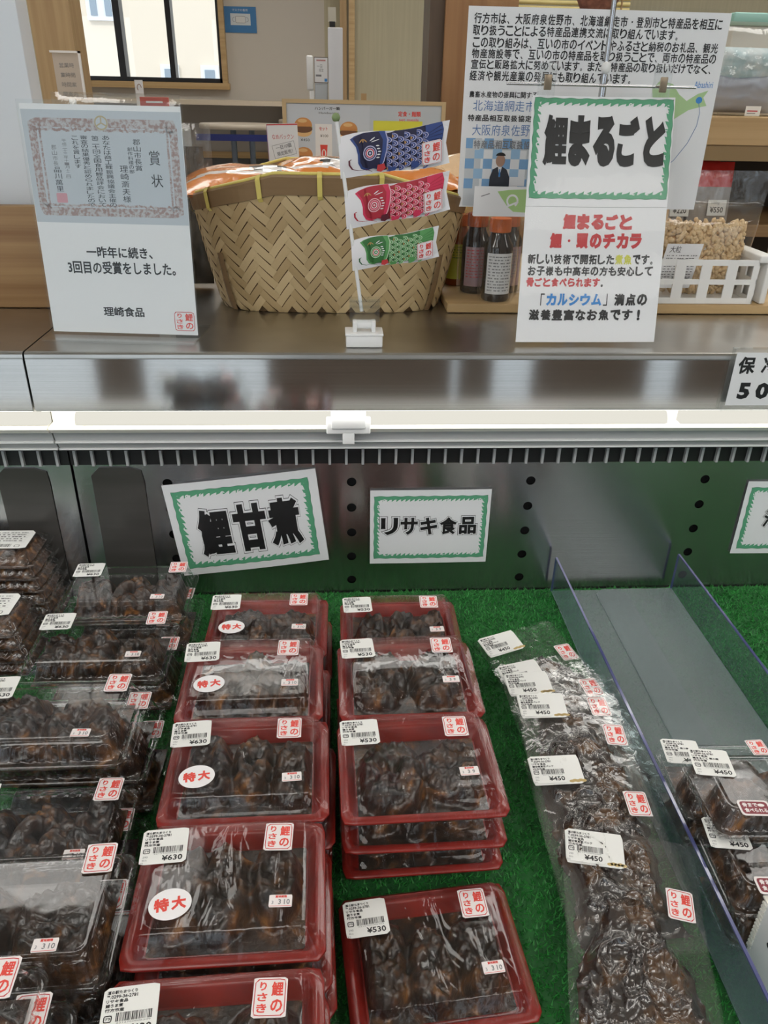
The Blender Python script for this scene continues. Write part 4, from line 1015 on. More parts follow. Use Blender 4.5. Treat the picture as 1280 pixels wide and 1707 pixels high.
def float_strip(c0, du, dv_, L, w_):
    for_ = []
    V = []
    for q in range(4):
        e = (q/3-.5)*L; lift = .0010+.0013*math.sin(q/3*PI)
        for p_ in (-.5, 0, .5):
            ss = c0[0]+du*e-dv_*p_*w_; tt = (c0[1]+dv_*e+du*p_*w_)/SL
            V.append(bsurf(ss, max(0, min(.985, tt)), lift+(.0004 if p_ == 0 else 0)))
    b.add(V, [(r*3+c, r*3+c+1, (r+1)*3+c+1, (r+1)*3+c) for r in range(3) for c in range(2)], BAM, True)
r2 = 1/math.sqrt(2)
nrow = int(SL/kk)+2
for n_ in range(0, NI):                           # n_ = i+j sets the place along the wall, d = j-i the height
    for d in range(-2, nrow+2):
        if (n_+d) % 2: continue
        i, j = (n_-d)//2, (n_+d)//2; ph = n_ % 6
        tc = d*kk
        if tc < -.004 or tc > SL+.002: continue
        if ph == 1: float_strip((n_*kk, tc), r2, r2, kk*1.414*3.3, kk*1.414*.90)
        elif ph == 4: float_strip((n_*kk, tc), r2, -r2, kk*1.414*3.3, kk*1.414*.90)
b.build('woven_wall', t_)
b = MB(); n = 120
V = []; 
for i in range(n):
    q = PER*i/n
    V += [bsurf(q, .865, .0012), bsurf(q, .868, .0040), bsurf(q, .985, .0046), bsurf(q, 1.0, .0030), bsurf(q, 1.0, -.0045), bsurf(q, .88, -.0050)]
b.add(V, [(6*i+k_, 6*((i+1) % n)+k_, 6*((i+1) % n)+k_+1, 6*i+k_+1) for i in range(n) for k_ in range(5)], BAMRIM); b.build('rim_band', t_)
b = MB(); b.tube([bsurf(PER*i/n, 1.008, -.001) for i in range(n+1)], .0022, TIE, 8, False); b.build('rim_binding', t_)
for i in range(14):
    q = PER*(i+.35)/14; b = MB(); wd = .0028; P0 = [bsurf(q+e, tt, o_) for e in (-wd, wd) for tt, o_ in ((.838, .003), (.862, .0062), (.99, .0068), (1.022, .0030), (1.022, -.004), (.95, -.0065))]
    b.add(P0, [(k_, k_+1, 7+k_, 6+k_) for k_ in range(5)], TIE); b.build('rim_tie', t_)
for q in (PER*.598, PER*.905, PER*.10, PER*.40):
    b = MB(); P0 = []
    for tt in [i/10 for i in range(6)]: P0 += [bsurf(q-.006+.002*tt, tt*1.0, .004), bsurf(q, tt, .0062), bsurf(q+.006-.002*tt, tt, .004)]
    b.add(P0, [(3*i+c, 3*i+c+1, 3*i+c+4, 3*i+c+3) for i in range(5) for c in range(2)], BAMRIM, True); b.build('corner_rib', t_)
# ---- snack bags in the basket
OR = mat('orange foil', (.68, .22, .035), .25, coat=.6, bump=((60, 60, 60), .5, .003, 3)); CR = mat('cream foil', (.80, .56, .34), .25, coat=.6, bump=((60, 60, 60), .5, .003, 3))
BK = mat('black foil', (.012, .012, .012), .2, coat=.6, bump=((60, 60, 60), .5, .003, 3)); WF = mat('white foil', (.75, .70, .66), .25, coat=.6, bump=((60, 60, 60), .5, .003, 3)); RF = mat('red foil', (.62, .07, .05), .25, coat=.6)
def pillow(w, h, th, colour, seed, nu=30, nv=24, clear_top=None):
    b = MB()
    for sgn in (1, -1):
        V = []; F = {}
        for j in range(nv+1):
            for i in range(nu+1):
                a, c = i/nu*2-1, j/nv*2-1
                z = th/2*(max(0, 1-abs(a)**2.6)**.7)*(max(0, 1-abs(c)**3)**.7)+.0022*fbm(a*3+seed, c*3, seed*1.3+sgn)*(1-a*a*.5)+.0012*math.sin(a*40)*max(0, abs(c)-.85)*5
                V.append((a*w/2, c*h/2, sgn*max(z, .0004)))
        for j in range(nv):
            for i in range(nu): F.setdefault(colour((i+.5)/nu, (j+.5)/nv, sgn), []).append((j*(nu+1)+i, j*(nu+1)+i+1, (j+1)*(nu+1)+i+1, (j+1)*(nu+1)+i))
        for m_, f in F.items(): b.add(V, f, m_, True)
    return b
def col_a(u, v, sg):
    if v > .9 or v < .06: return OR
    if (u-.60)**2*3+(v-.55)**2*2 < .05: return BK if (u-.62)**2*4+(v-.5)**2*3 > .02 else WF
    if abs(v-.30-u*.1) < .045: return WF
    if u > .72 and v > .55 and u+v > 1.45: return RF
    return OR if u*.7+v < 1.2 else CR
def col_b(u, v, sg):
    if v < .1 or v > .92: return OR
    if (u-.5)**2+(v-.5)**2 < .07: return CR
    return OR if v < .35 else CR
def snack(x, y, z, rot, col, seed, lab, w=.20, h=.15):
    root = thing('snack_bag', lab, 'snack bag', (x, y, z), rot, 'snack bags in the bamboo basket')
    pillow(w, h, .045, col, seed).build('foil', root)
snack(.120, .205, TOP+.151, (.10, .02, .06), col_a, 1, 'orange snack bag with a black and white print at the basket rim, nearest the certificate', .19, .15)
snack(.215, .250, TOP+.158, (.22, 0, -.10), col_a, 2, 'orange foil snack bag behind the middle of the basket rim', .15, .12)
snack(.325, .235, TOP+.158, (.12, -.06, .05), col_b, 3, 'cream and orange snack bag behind the carp streamers', .16, .16)
snack(.398, .240, TOP+.158, (.42, -.12, -.25), col_b, 4, 'cream snack bag sticking out over the basket end beside the bottles', .13, .12)
# ================================================================ BEHIND THE STEEL TOP
# wooden plank ledge and boards
t_ = thing('wood_ledge', 'pale wooden ledge behind the steel top carrying bottles and baskets', 'shelf', (1.05, .45, TOP))
b = MB(); b.bbox(-.666, .75, -.342, .055, .0004, .0125, PINELIGHT, .001); b.build('plank', t_)
LG = .0130+TOP
t_ = thing('wood_board', 'knotty brown board standing on edge behind the certificate stand', 'board', (-.62, .135, TOP))
b = MB(); b.bbox(-.6, .60, -.012, .012, .0005, .1290, PINE, .001); b.build('board', t_)
t_ = thing('white_partition', 'pale blue white partition panel rising above the knotty board', 'partition', (-.66, .178, TOP))
b = MB(); b.bbox(-.6, .515, -.02, .02, .0005, .60, mat('partition white', (.70, .74, .78), .45), .001); b.build('panel', t_)
# counter behind for the things further back
t_ = thing('sales_counter', 'low wooden sales counter behind the basket', 'counter', (.1, .72, -H))
b = MB(); b.box(-.9, .70, -.20, .26, .02, 1.255, PINE); b.box(-.92, .74, -.205, .30, 1.255, 1.285, PINELIGHT); b.build('body', t_)
CT = .3055
# ---- dark sauce bottles
SOY = mat('dark soy glass', (.012, .006, .004), .08, coat=.6); CAPO = mat('orange cap', (.72, .16, .03), .4)
def bottle(x, y, z, lab, h, r, cap, labm, body, bag, paint):
    root = thing('sauce_bottle', lab, 'bottle', (x, y, z), (0, 0, 0), 'sauce bottles beside the basket')
    b = MB(); b.lathe([(r*.9, 0), (r, .003), (r, h*.62), (r*.96, h*.68), (r*.62, h*.80), (r*.55, h*.88)], body); b.build('bottle_body', root)
    b = MB(); b.lathe([(r*.70, h*.84), (r*.74, h*.85), (r*.74, h*.985), (r*.70, h)], cap, (0, 0, 0), 28); b.build('cap', root)
    a0, a1 = -PI/2-.95, -PI/2+.95; s = Sheet(); w_ = r*1.9; lh = h*.50
    s.rect(0, 0, w_, lh, labm, 0, 14, 1); paint(s, w_, lh)
    f = lambda u, v, w: Vector(((r+.0006+w)*math.cos(a0+(a1-a0)*u/w_), (r+.0006+w)*math.sin(a0+(a1-a0)*u/w_), h*.10+v)); s.build('label', root, f)
    if bag:
        b = MB(); b.loft([rloop(r*1.16*q, r*1.2*q, r*.6, zz, 40, ripple=.0008) for q, zz in ((.95, .0006), (1.0, .01), (1.03, h*.5), (1.02, h*.9), (1.0, h*1.04))], BAG, True, cap1=False); b.build('bag', root)
    return root
def tinylines(s, w_, lh, m_=GREYINK, n=11, seed=0):
    rnd = random.Random(seed)
    for i in range(n):
        x = w_*.08; v = lh*(.93-.075*i)
        while x < w_*.9:
            q = rnd.uniform(.0008, .004); s.rect(x, v-lh*.026, min(x+q, w_*.92), v, m_, .0002); x += q+rnd.choice([.0006, .0012, .003])
PINKL = mat('faded pink label', (.42, .27, .29), .6); YELL = mat('lime yellow label', (.62, .62, .07), .5)
bottle(.4545, .136, LG, 'dark bottle in a clear bag with a white ingredient label and orange cap', .108, .0200, CAPO, PAPER, SOY, True, lambda s, w, h: tinylines(s, w, h, GREYINK, 12, 1))
bottle(.4320, .186, LG, 'dark bottle with a faded pink label half behind the white labelled one', .108, .0200, CAPO, PINKL, SOY, True, lambda s, w, h: tinylines(s, w, h, RED, 10, 2))
bottle(.4790, .192, LG, 'third dark bottle, mostly behind the tall sign', .108, .0200, CAPO, PINKL, SOY, True, lambda s, w, h: tinylines(s, w, h, GREYINK, 10, 3))
bottle(.414, .240, LG, 'amber bottle with a lime yellow label tucked against the basket', .100, .0200, CAPO, YELL, mat('amber sauce', (.30, .06, .01), .1, coat=.5), False, lambda s, w, h: tinylines(s, w, h, mat('green ink', (.10, .22, .04), .5), 5, 4))
t_ = thing('header_card', 'white folded header card with a leaf green brush mark above the bottles', 'card', (.4520, .104, LG+.1265))
s = Sheet(); s.rect(-.042, 0, .055, .036, PAPER, 0); s.poly([(-.012, .030), (.002, .032), (.050, .034), (.054, .012), (.044, .004), (.010, .006), (.002, .012), (-.006, .022)], mat('leaf green', (.40, .60, .24), .5), .0002); s.ring(.008, .019, .008, .008, .0024, PAPER, .0003, 14, -1, 4); s.line([(-.004, .010), (.006, .014), (.016, .018)], .0022, PAPER, .0003); s.line([(-.033, .024), (-.022, .0275)], .001, GREYINK, .0002)
s.build('front', t_, upright((0, -.004, -.012), (1, 0, 0), (0, .10, .995), (0, -1, 0)))
s = Sheet(); s.rect(-.042, 0, .055, .036, PAPER, 0); s.build('back', t_, upright((0, .0032, -.012), (1, 0, 0), (0, -.10, .995), (0, 1, 0)))
# ---- peanuts in a bag inside a white basket
t_ = thing('white_plastic_basket', 'white plastic basket with square holes holding a bag of nuts', 'basket', (.733, .127, LG), (0, 0, .0))
def holed(b, x0_, x1_, z0_, z1_, y, nx, rows, flip):
    th = .0022; cw = (x1_-x0_)/nx
    zs = [z0_, z0_+.008]
    for r_ in range(rows): zs += [zs[-1]+.0185, zs[-1]+.0185+.007]
    for i in range(nx+1):
        xa = x0_+cw*i; b.box(*((max(x0_, xa-cw*.2), min(x1_, xa+cw*.2), y, y+th) if not flip else (y, y+th, max(x0_, xa-cw*.2), min(x1_, xa+cw*.2))), z0_, z1_, WP2)
    for q in range(0, len(zs), 2):
        za, zb = zs[q], (zs[q+1] if q+1 < len(zs) else z1_)
        if q == len(zs)-2: zb = z1_
        b.box(*((x0_, x1_, y+.0002, y+th-.0002) if not flip else (y+.0002, y+th-.0002, x0_, x1_)), za, zb, WP2)
WP2 = mat('translucent white plastic', (.80, .79, .76), .4)
b = MB(); holed(b, -.10, .084, 0, .060, -.012, 5, 2, False); b.build('long_side', t_); b = MB(); holed(b, -.10, .084, 0, .060, .15, 5, 2, False); b.build('long_side', t_)
b = MB(); holed(b, -.0098, .15, 0, .064, .0842, 4, 2, True); b.bbox(.082, .104, -.014, .152, .056, .066, WP2, .002); b.bbox(.096, .105, -.012, .15, .0, .062, WP2, .002); b.build('end_side', t_)
b = MB(); b.box(-.10, .084, -.010, .15, 0, .003, WP2); b.build('bottom', t_)
t_ = thing('peanut_bag', 'clear bag of shelled peanuts standing in the white basket', 'bag of nuts', (.728, .185, LG+.004), (.10, 0, .02))
NUT = mat('peanut', (.78, .58, .34), .5, island=(.66, .46, .24))
b = MB(); rnd = random.Random(9); ico = bmesh.new(); bmesh.ops.create_icosphere(ico, subdivisions=1, radius=1); IV = [v.co.copy() for v in ico.verts]; IF = [[v.index for v in f.verts] for f in ico.faces]; ico.free()
for i in range(1500):
    x, z = rnd.uniform(-.085, .085), rnd.uniform(.004, .098)
    edge = (1-(x/.092)**4)*(1-((z-.05)/.06)**4); lim = .026*max(0, edge)**.5
    y = (-1 if rnd.random() < .75 else 1)*lim*rnd.uniform(.75, 1)
    if z > .090+.012*math.sin(x*40): y *= .6
    a = Euler((rnd.uniform(0, 6), rnd.uniform(0, 6), rnd.uniform(0, 6))).to_matrix(); r_ = rnd.uniform(.0030, .0038)
    b.add([Vector((x, y, z))+a @ Vector((v.x*r_*1.7, v.y*r_, v.z*r_)) for v in IV], IF, NUT, True)
tag(b.build('peanuts', t_), kind='stuff')
b = MB()
for sg in (-1, 1):
    def fn(a, c, sg=sg):
        x = (a*2-1)*(.098+.012*c); z = c*.165; e = (1-abs(a*2-1)**4); fill = max(0, 1-((z-.05)/.07)**4) if z < .12 else 0
        return (x, sg*(.031*e**.5*max(fill, 0)**.5+.0006)+.0025*fbm(a*5, c*5, sg)*(1 if z > .1 else .25)+.10*max(0, z-.10)*.6, z)
    b.grid(fn, 36, 36, BAG)
b.build('bag_film', t_)
s = Sheet(); s.rect(0, 0, .052, .062, PAPER, 0, 6, 6); tinylines(s, .052, .050, GREYINK, 9, 8); s.text('大粒', .006, .050, .022, .059, INK, .0002); s.text('品', .002, .006, .009, .014, INK, .0002)
for i in range(14): s.rect(.022+i*.0018, .008, .0228+i*.0018, .016, INK, .0002)
s.build('label', t_, lambda u, v, w: Vector((-.042+u+.10*v, -.0345-w, .014+v)))
t_ = thing('green_snack_tray', 'shiny green foil pack in a clear tray beyond the nut bag', 'snack pack', (1.035, .33, LG))
b = pillow(.13, .10, .03, lambda u, v, s_: mat('olive green foil', (.34, .36, .06), .2, coat=.6) if (u*7+v*3) % 1 < .6 else mat('yellow foil', (.62, .60, .12), .2, coat=.6), 7); b.build('foil', t_, (0, 0, .085), (1.0, 0, 0))
b = MB(); b.loft([rloop(.06, .05, .01, 0, 40), rloop(.068, .058, .012, .055, 40), rloop(.072, .062, .012, .0555, 40)], BAG, True, cap0=True, cap1=False); b.build('tray', t_)
t_ = thing('brown_rice_bag', 'bag of pale brown grain leaning at the edge of the ledge', 'bag', (.955, .235, LG))
b = pillow(.13, .10, .045, lambda u, v, s_: mat('pale grain', (.52, .38, .26), .6, bump=((300, 300, 300), .6, .003, 2)), 12); b.build('bag', t_, (0, 0, .049), (1.35, 0, 0))

# ---- shelf unit beyond
t_ = thing('display_shelf', 'dark brown shelf unit with a thick pale front board beyond the nut bag', 'shelf', (1.45, .98, -H))
DKB = mat('dark brown backing', (.060, .036, .014), .6)
b = MB(); b.box(-.56, .9, .12, .14, 0, 1.375, DKB); b.box(-.30, -.294, .110, .122, 1.0, 1.36, BLACK); b.build('back', t_)
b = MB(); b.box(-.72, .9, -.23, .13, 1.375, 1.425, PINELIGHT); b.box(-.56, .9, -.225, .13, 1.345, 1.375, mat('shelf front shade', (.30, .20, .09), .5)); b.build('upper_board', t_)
b = MB(); b.box(-.56, .9, -.22, .13, 1.195, 1.22, PINE); b.build('lower_board', t_)
b = MB(); b.box(-.60, -.56, -.23, .14, 0, 1.375, DARKW); b.build('side', t_)
def shelf_pack(x, y, z, w, h, topc, price, lab):
    root = thing('dried_food_bag', lab, 'food bag', (x, y, z), (-.12, 0, .05), 'packets on the dark shelf')
    pillow(w, h, .02, lambda u, v, s_: topc if v > .58 else mat('clear bag grey', (.34, .31, .29), .3, coat=.5), 5).build('bag', root, (0, 0, h/2), (PI/2, 0, 0))
    s = Sheet(); s.rect(0, 0, .042, .032, LABEL, 0); s.text('100g', .008, .022, .026, .028, GREYINK, .0001); s.text(price, .006, .006, .036, .018, INK, .0001, .02); s.build('price_tag', root, upright((-.008, -.0125, .012), (1, 0, 0), (0, 0, 1), (0, -1, 0)))
REDP = mat('red packet', (.62, .035, .03), .25, coat=.6, bump=((80, 80, 80), .5, .003, 3))
shelf_pack(1.045, .80, .2403, .092, .120, REDP, '¥550', 'red topped packet with a price tag on the dark shelf')
shelf_pack(1.030, .84, .2403, .092, .124, REDP, '¥550', 'red topped packet directly behind the other red one')
shelf_pack(.955, .78, .2403, .06, .105, mat('white packet', (.6, .6, .6), .4), '¥220', 'pale packet with a price tag beside the tall poster edge')
t_ = thing('clear_goods_bag', 'clear plastic bag of pale blue goods on top of the shelf', 'bag', (1.085, .86, .446))
b = pillow(.20, .17, .10, lambda u, v, s_: BAG, 21); b.build('bag_film', t_, (0, 0, .088), (PI/2*.92, 0, 0))
AQ = mat('pale aqua goods', (.36, .50, .54), .5, noise_=((30, 30, 30), (.55, .62, .64), .4, .6, 3)); GR = mat('grey goods', (.30, .32, .37), .5)
b = pillow(.15, .07, .05, lambda u, v, s_: GR, 22); b.build('grey_contents', t_, (0, 0, .042), (PI/2, 0, 0))
b = pillow(.14, .07, .05, lambda u, v, s_: AQ, 23); b.build('aqua_contents', t_, (.01, .01, .092), (PI/2, 0, .1))
s = Sheet(); s.rect(0, 0, .032, .018, LABEL, 0); s.rect(.004, .008, .026, .010, RED, .0001); s.rect(.004, .004, .022, .0055, GREYINK, .0001); s.build('price_tag', t_, upright((-.012, -.075, .002), (1, 0, 0), (0, 0, 1), (0, -1, 0)))
t_ = thing('storage_box', 'pale storage box with an aqua lid behind the clear goods bag', 'box', (1.30, 1.0, .446)); 
b = MB(); b.bbox(-.19, .25, -.0, .10, 0, .175, mat('pale box', (.62, .60, .54), .4), .004); b.build('box', t_); b = MB(); b.bbox(-.195, .26, -.005, .11, .176, .200, mat('aqua lid', (.30, .55, .48), .3), .003); b.build('lid', t_)

# ---- brown timber pillar, yellow slats put in for the bright window behind the poster
b = MB(); b.box(.545, .75, 1.6, 1.8, -H+.0, 1.85, PILLAR); b.box(.503, .545, 1.62, 1.8, -H, 1.85, DARKW)
o = b.build('pillar_post'); o.location.z = H; struct(o)
t_ = thing('window_stand_in', 'yellow slats standing in for a window beyond the top of the poster', 'window stand-in', (.98, 1.95, .60))
b = MB()
for i in range(24): b.tube([(-.21, 0, .012+i*.016), (.20, 0, .012+i*.016)], .0070, mat('yellow slat', (.72, .60, .26), .5), 6)
b.build('slats', t_); t_.location.z += .02
b = MB(); b.box(-.19, -.186, -.010, -.004, 0, 1.22, OAKV); b.box(.17, .174, -.010, -.004, 0, 1.22, OAKV); b.build('cords', t_)

# ---- left side: posts, little sign, bags
b = MB(); b.box(-.86, -.715, 2.4, 2.55, -H, 1.85, OAKV); o = b.build('pillar_post'); o.location.z = H; struct(o)
b = MB(); b.box(-1.6, -.885, 2.6, 2.7, -H, 1.85, OLIVE); o = b.build('wall_partition'); o.location.z = H; struct(o)
t_ = thing('bagged_goods', 'crumpled clear bag of grey goods on top behind the certificate', 'bag', (-.135, .53, CT-.001))
pillow(.19, .140, .09, lambda u, v, s_: mat('grey wrapped goods', (.42, .40, .36), .35, noise_=((18, 18, 18), (.60, .58, .53), .4, .6, 4), coat=.5), 31).build('contents', t_, (0, 0, .072), (PI/2*.85, 0, .1))
pillow(.21, .160, .105, lambda u, v, s_: BAG, 32).build('bag_film', t_, (0, 0, .083), (PI/2*.85, 0, .1))
t_ = thing('small_notice_stand', 'small cream notice on a stand in front of the timber post', 'sign', (-.402, 1.2, -H))
b = MB(); b.box(-.03, .03, -.002, .002, 1.43, 1.525, mat('notice paper', (.52, .46, .40), .6)); b.box(.0302, .0345, -.004, .004, 1.43, 1.53, PAPER); b.box(-.0345, .0345, -.004, .004, 1.5255, 1.53, PAPER); b.build('board', t_)
b = MB(); b.tube([(0, .004, .012), (0, .004, 1.43)], .008, WHITEPL); b.lathe([(.12, 0), (.12, .01), (.02, .014)], WHITEPL); b.build('pole', t_)
s = Sheet()
for i in range(4): tinylines(s, .05, .08, GREYINK, 0, i); s.text('営業時間案内'[i:i+3], -.017, .06-.02*i, .017, .070-.02*i, GREYINK, .0001)
s.build('printing', t_, FACE(0, -.0024, 1.435))
t_ = thing('red_card', 'red price card with a white bar standing on the counter behind the certificate', 'card', (-.076, .56, CT))
b = MB(); b.bbox(-.0245, .0245, -.0015, .0015, .09, .155, mat('red card stock', (.55, .06, .035), .4), .001); b.build('card', t_); s = Sheet(); s.rect(-.014, 0, .014, .003, PAPER, 0); s.build('white_bar', t_, FACE(0, -.0017, .146))
b = MB(); b.tube([(0, .002, 0), (0, .002, .10)], .003, WHITEPL); b.lathe([(.02, 0), (.02, .003)], WHITEPL); b.build('stem', t_)
t_ = thing('white_mini_card', 'small white card with a bird like sketch above the red card', 'card', (-.114, .63, CT))
b = MB(); b.box(-.0075, .0065, -.001, .001, .0, .181, PAPER); b.build('card', t_); s = Sheet(); s.ring(0, .012, .004, .006, .0012, mat('brown ink', (.30, .17, .12), .5), 0, 12, 0, 4); s.build('sketch', t_, FACE(0, -.0012, .157))
t_ = thing('dried_seaweed_bag', 'clear bag of dark dried seaweed standing between certificate and basket', 'bag', (.012, .262, TOP), (.02, 0, .05))
SW = mat('dark seaweed', (.045, .040, .030), .6, noise_=((40, 40, 8), (.085, .075, .058), .4, .6, 4))
pillow(.066, .19, .018, lambda u, v, s_: SW, 41).build('seaweed', t_, (0, 0, .100), (PI/2, 0, 0)); pillow(.086, .222, .024, lambda u, v, s_: BAG, 42).build('bag_film', t_, (.002, 0, .114), (PI/2, 0, 0))
# name card, grey box, orange box
t_ = thing('burger_notice', 'tilted white notice with red heading clipped before the menu board', 'sign', (.142, .575, CT), (0, -.035, 0))
b = MB(); b.box(-.027, .0275, -.001, .001, .0, .118, PAPER); b.build('card', t_)
s = Sheet(); s.rect(-.027, .1155, .0275, .1175, RED, .0001); s.rect(-.027, 0, -.0258, .1175, mat('lilac edge', (.5, .35, .5), .5), .0001); s.text('なめパックン', -.018, .093, .020, .101, RED, .0001)
s.b.add([(x*math.cos(.2)-y*math.sin(.2)+.002, x*math.sin(.2)+y*math.cos(.2)+.076, .0001) for x, y in ((-.020, -.011), (.020, -.011), (.020, .011), (-.020, .011))]+[(x*math.cos(.2)-y*math.sin(.2)+.002, x*math.sin(.2)+y*math.cos(.2)+.076, .0001) for x, y in ((-.0195, -.0105), (.0195, -.0105), (.0195, .0105), (-.0195, .0105))], [(i, (i+1) % 4, (i+1) % 4+4, i+4) for i in range(4)], GREYINK)
for txt, y in (('一日10個', .002), ('限定販売！', -.008)):
    q = Sheet(); q.text(txt, -.014, y, .014, y+.007, GREYINK, .00015, .015); s.b.add([(a*math.cos(.2)-c*math.sin(.2)+.002, a*math.sin(.2)+c*math.cos(.2)+.076, w) for a, c, w in q.b.v], q.b.f, GREYINK)
s.text('毎週土曜日限定の販売です', -.022, .050, .021, .053, INK, .0001, .02); s.text('数量限定お早めに', -.022, .0455, .010, .0485, INK, .0001, .02)
s.build('printing', t_, FACE(0, -.0011, 0))
t_ = thing('grey_box', 'flat grey plastic box at the foot of the menu board', 'box', (.196, .60, CT)); b = MB(); b.bbox(-.042, .042, -.03, .03, .0005, .057, mat('warm grey plastic', (.24, .21, .20), .5), .003); b.build('box', t_); b = MB(); b.lathe([(.004, 0), (.004, .001)], GREYPL); b.build('button', t_, (.026, -.0305, .042), (PI/2, 0, 0))
# ---- menu board
t_ = thing('menu_board', 'wood framed burger menu board on an easel behind the basket', 'menu board', (.29, .80, CT))
FW = mat('light wood frame', (.55, .42, .24), .5); MP = mat('menu pale blue', (.50, .57, .64), .5)
ML, MR, MZ0, MZ1 = -.155, .158, .004, .149
b = MB(); b.box(ML, MR, -.002, .004, MZ0, MZ1, MP); b.build('panel', t_)
b = MB(); b.box(ML-.008, ML, -.006, .006, MZ0-.004, MZ1+.007, FW); b.box(MR, MR+.008, -.006, .006, MZ0-.004, MZ1+.007, FW); b.box(ML, MR, -.006, .006, MZ1, MZ1+.007, FW); b.box(ML, MR, -.006, .006, MZ0-.004, MZ0, FW); b.build('frame', t_)
b = MB(); b.box(-.005, .006, .007, .017, -.0, .168, OAKV); b.box(-.06, -.05, .007, .06, 0, .012, OAKV); b.box(.05, .06, .007, .06, 0, .012, OAKV); b.box(-.06, .06, .007, .017, .012, .024, OAKV); b.build('easel_post', t_)
BUN = mat('burger bun', (.62, .28, .09), .5); BUNL = mat('burger bun light', (.74, .48, .22), .5); PAT = mat('burger patty', (.16, .07, .03), .5); GRN = mat('burger lettuce', (.28, .40, .10), .5)
s = Sheet(); s.rect(ML+.002, MZ0+.002, .012, MZ1-.002, mat('menu sheet', (.56, .62, .70), .5), .0001)
def burger(s, u, v, q):
    s.ell(u, v-.010*q, .020*q, .011*q, BUNL, .0003, 18); s.ell(u, v-.004*q, .0215*q, .0085*q, PAT, .0004, 18); s.ell(u, v-.0005*q, .0215*q, .006*q, GRN, .00035, 18); s.ell(u, v+.004*q, .0205*q, .016*q, BUN, .0005, 18, 0, PI); s.rect(u-.0205*q, v+.001*q, u+.0205*q, v+.0045*q, BUN, .0005); s.ell(u-.002*q, v+.013*q, .011*q, .004*q, BUNL, .0006, 14)
burger(s, -.122, .106, .86); burger(s, -.122, .052, .86); burger(s, -.030, .100, .86); burger(s, -.030, .052, .86)
s.text('ハンバーガー類', -.098, .137, -.048, .143, INK, .0003, .02); s.text('Hamburger', -.090, .129, -.050, .134, INK, .0003)
s.text('¥450', -.128, .080, -.110, .085, INK, .0003); s.rect(-.098, .024, -.064, .112, PAPER, .0002); s.text('セット', -.090, .100, -.073, .107, RED, .0004, .02); s.text('¥100', -.088, .088, -.072, .093, INK, .0004)
s.poly([(-.089, .080), (-.073, .080), (-.076, .040), (-.086, .040)], CRED, .0004); s.ring(-.081, .058, .0045, .008, .002, PAPER, .0005, 14); s.rect(-.089, .074, -.073, .081, PAPER, .0005)
s.rect(.020, .090, .120, .120, mat('menu yellow', (.70, .70, .06), .5), .0003); s.text('定食・麺類', .070, .128, .116, .138, CRED, .0003, .02); s.text('set meals', .072, .120, .112, .125, CRED, .00035)
s.build('menu_print', t_, FACE(0, -.0022, 0))

# ---- far room furniture
t_ = thing('window_counter', 'long narrow wooden counter along the far beige wall', 'counter', (-2.0, 4.62, -H))
b = MB(); b.box(-2.9, 2.13, -.20, .33, 1.385, 1.412, mat('counter laminate', (.62, .52, .40), .5)); b.build('top', t_)
b = MB()
for x in (-2.5, -1.2, .2, 1.9): b.box(x-.02, x+.02, .26, .33, 0, 1.385, WALLLOW)
b.build('supports', t_)
STL = mat('blue grey steel leg', (.20, .24, .30), .35, .6); TOPW = mat('cream table top', (.60, .52, .42), .45)
def high_table(x, y, z, lab):
    root = thing('round_table', lab, 'table', (x, y, -H), group='round high tables')
    b = MB(); b.lathe([(.235, z+H-.026), (.243, z+H-.022), (.243, z+H-.004), (.238, z+H)], TOPW); b.build('table_top', root)
    for a in (-.07, .07):
        b = MB(); b.tube([(a*.75, 0, .02), (a*.75, 0, z+H-.026)], .017, STL); b.build('leg', root)
    b = MB(); b.lathe([(.20, 0), (.20, .012), (.05, .022)], STL); b.build('foot', root)
high_table(-.300, 4.05, .318, 'round cream topped high table nearer the menu board'); high_table(.13, 4.40, .335, 'second round cream table partly behind the first')
t_ = thing('barrier_belt', 'dark blue barrier belt stretched before the round table', 'barrier', (-.35, 3.6, -H))
b = MB(); b.box(-.145, .24, -.001, .001, 1.228, 1.260, mat('navy belt', (.012, .022, .16), .5)); b.build('belt', t_)
b = MB(); b.tube([(-.20, 0, .02), (-.20, 0, 1.285)], .03, GREYPL); b.tube([(.28, 0, .02), (.28, 0, 1.27)], .03, GREYPL); b.lathe([(.15, 0), (.15, .015), (.03, .022)], GREYPL, (-.20, 0, 0)); b.lathe([(.15, 0), (.15, .015), (.03, .022)], GREYPL, (.28, 0, 0)); b.build('post', t_)
t_ = thing('sanitizer_stand', 'tall white sanitizer stand with a notice beside the wall corner', 'stand', (.212, 3.2, -H))
b = MB(); b.bbox(-.008, .060, -.02, .04, .02, 1.722, mat('stand white', (.60, .60, .62), .4), .004); b.build('column', t_)
b = MB(); b.bbox(-.108, -.078, -.03, .04, 1.47, 1.61, WHITEPL, .006); b.bbox(-.098, -.075, -.02, .03, .02, 1.47, WHITEPL, .006); b.bbox(-.072, -.012, -.01, .03, 1.40, 1.50, mat('stand pale grey', (.50, .53, .55), .4), .004); b.build('dispenser', t_)
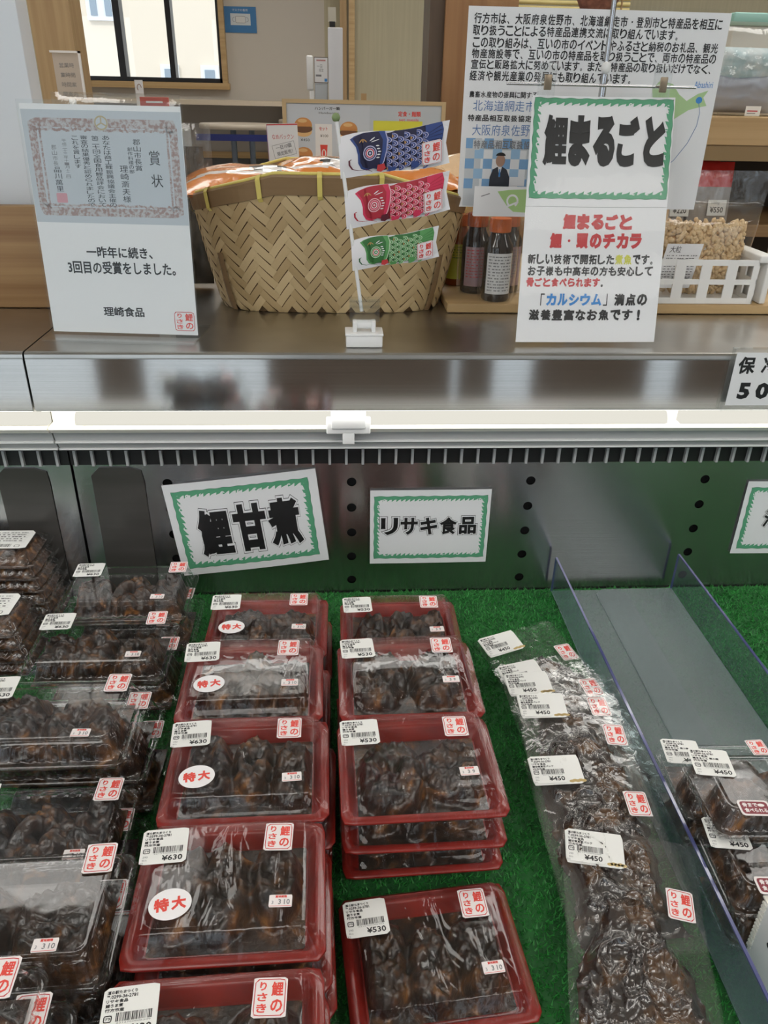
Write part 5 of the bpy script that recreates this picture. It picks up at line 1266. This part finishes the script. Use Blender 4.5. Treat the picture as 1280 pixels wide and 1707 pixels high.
s = Sheet(); s.rect(-.073, 0, -.009, .105, DARKW, 0); s.rect(-.071, .003, -.011, .102, PAPER, .0002); s.rect(-.062, .088, -.020, .094, mat('rose ink', (.55, .25, .25), .5), .0003); s.text('一日', -.060, .060, -.036, .075, GREYINK, .0003); s.text('限定', -.050, .045, -.030, .058, GREYINK, .0003); s.rect(-.066, .026, -.040, .034, GREYINK, .0003); s.rect(-.026, .006, -.013, .018, BLUE, .0003); s.build('notice', t_, FACE(0, -.0205, 1.50))
b = MB(); b.box(-.006, .030, -.012, .01, 1.745, 1.80, mat('cream paper tag', (.62, .58, .48), .6)); b.box(0, .026, -.016, .0, 1.724, 1.745, BLACK); b.build('top_clip', t_); b = MB(); b.lathe([(.16, 0), (.16, .012), (.05, .02)], WHITEPL); b.build('foot', t_)
t_ = thing('blue_notice', 'blue notice with a pale face mask drawing on the far beige wall', 'poster', (-.372, 4.995, .89))
s = Sheet(); s.rect(-.104, -.072, .104, .072, mat('notice blue', (.045, .19, .42), .5), 0); s.rect(-.062, -.030, .066, .034, mat('notice pale', (.62, .66, .68), .5), .0004); s.rrect(-.030, -.018, .034, .020, .006, mat('notice mask', (.70, .70, .68), .5), .0006); s.rring(-.030, -.018, .034, .020, .006, .002, GREYINK, .0008); s.ring(-.034, .001, .016, .014, .002, GREYINK, .0008, 16, 1.6, 4.7); s.ring(.038, .001, .016, .014, .002, GREYINK, .0008, 16, -1.6, 1.6)
s.text('マスクの着用', -.048, .046, .050, .060, mat('notice pale', (.62, .66, .68), .5), .0004); s.build('sheet', t_, FACE(0, 0, 0))

t_ = thing('unidentified_object', 'reddish brown rounded shape just showing above the middle of the poster', 'shape', (.785, .95, .446))  # pot form made up for an unidentified reddish brown round object
b = MB(); b.lathe([(.028, 0), (.032, .004), (.026, .012), (.010, .020), (.010, .165), (.030, .185), (.046, .215), (.050, .245), (.044, .27)], mat('mottled reddish brown', (.24, .105, .075), .6, noise_=((60, 60, 60), (.13, .05, .04), .4, .6, 4), bump=((120, 120, 120), .6, .003, 3))); b.build('shape', t_)
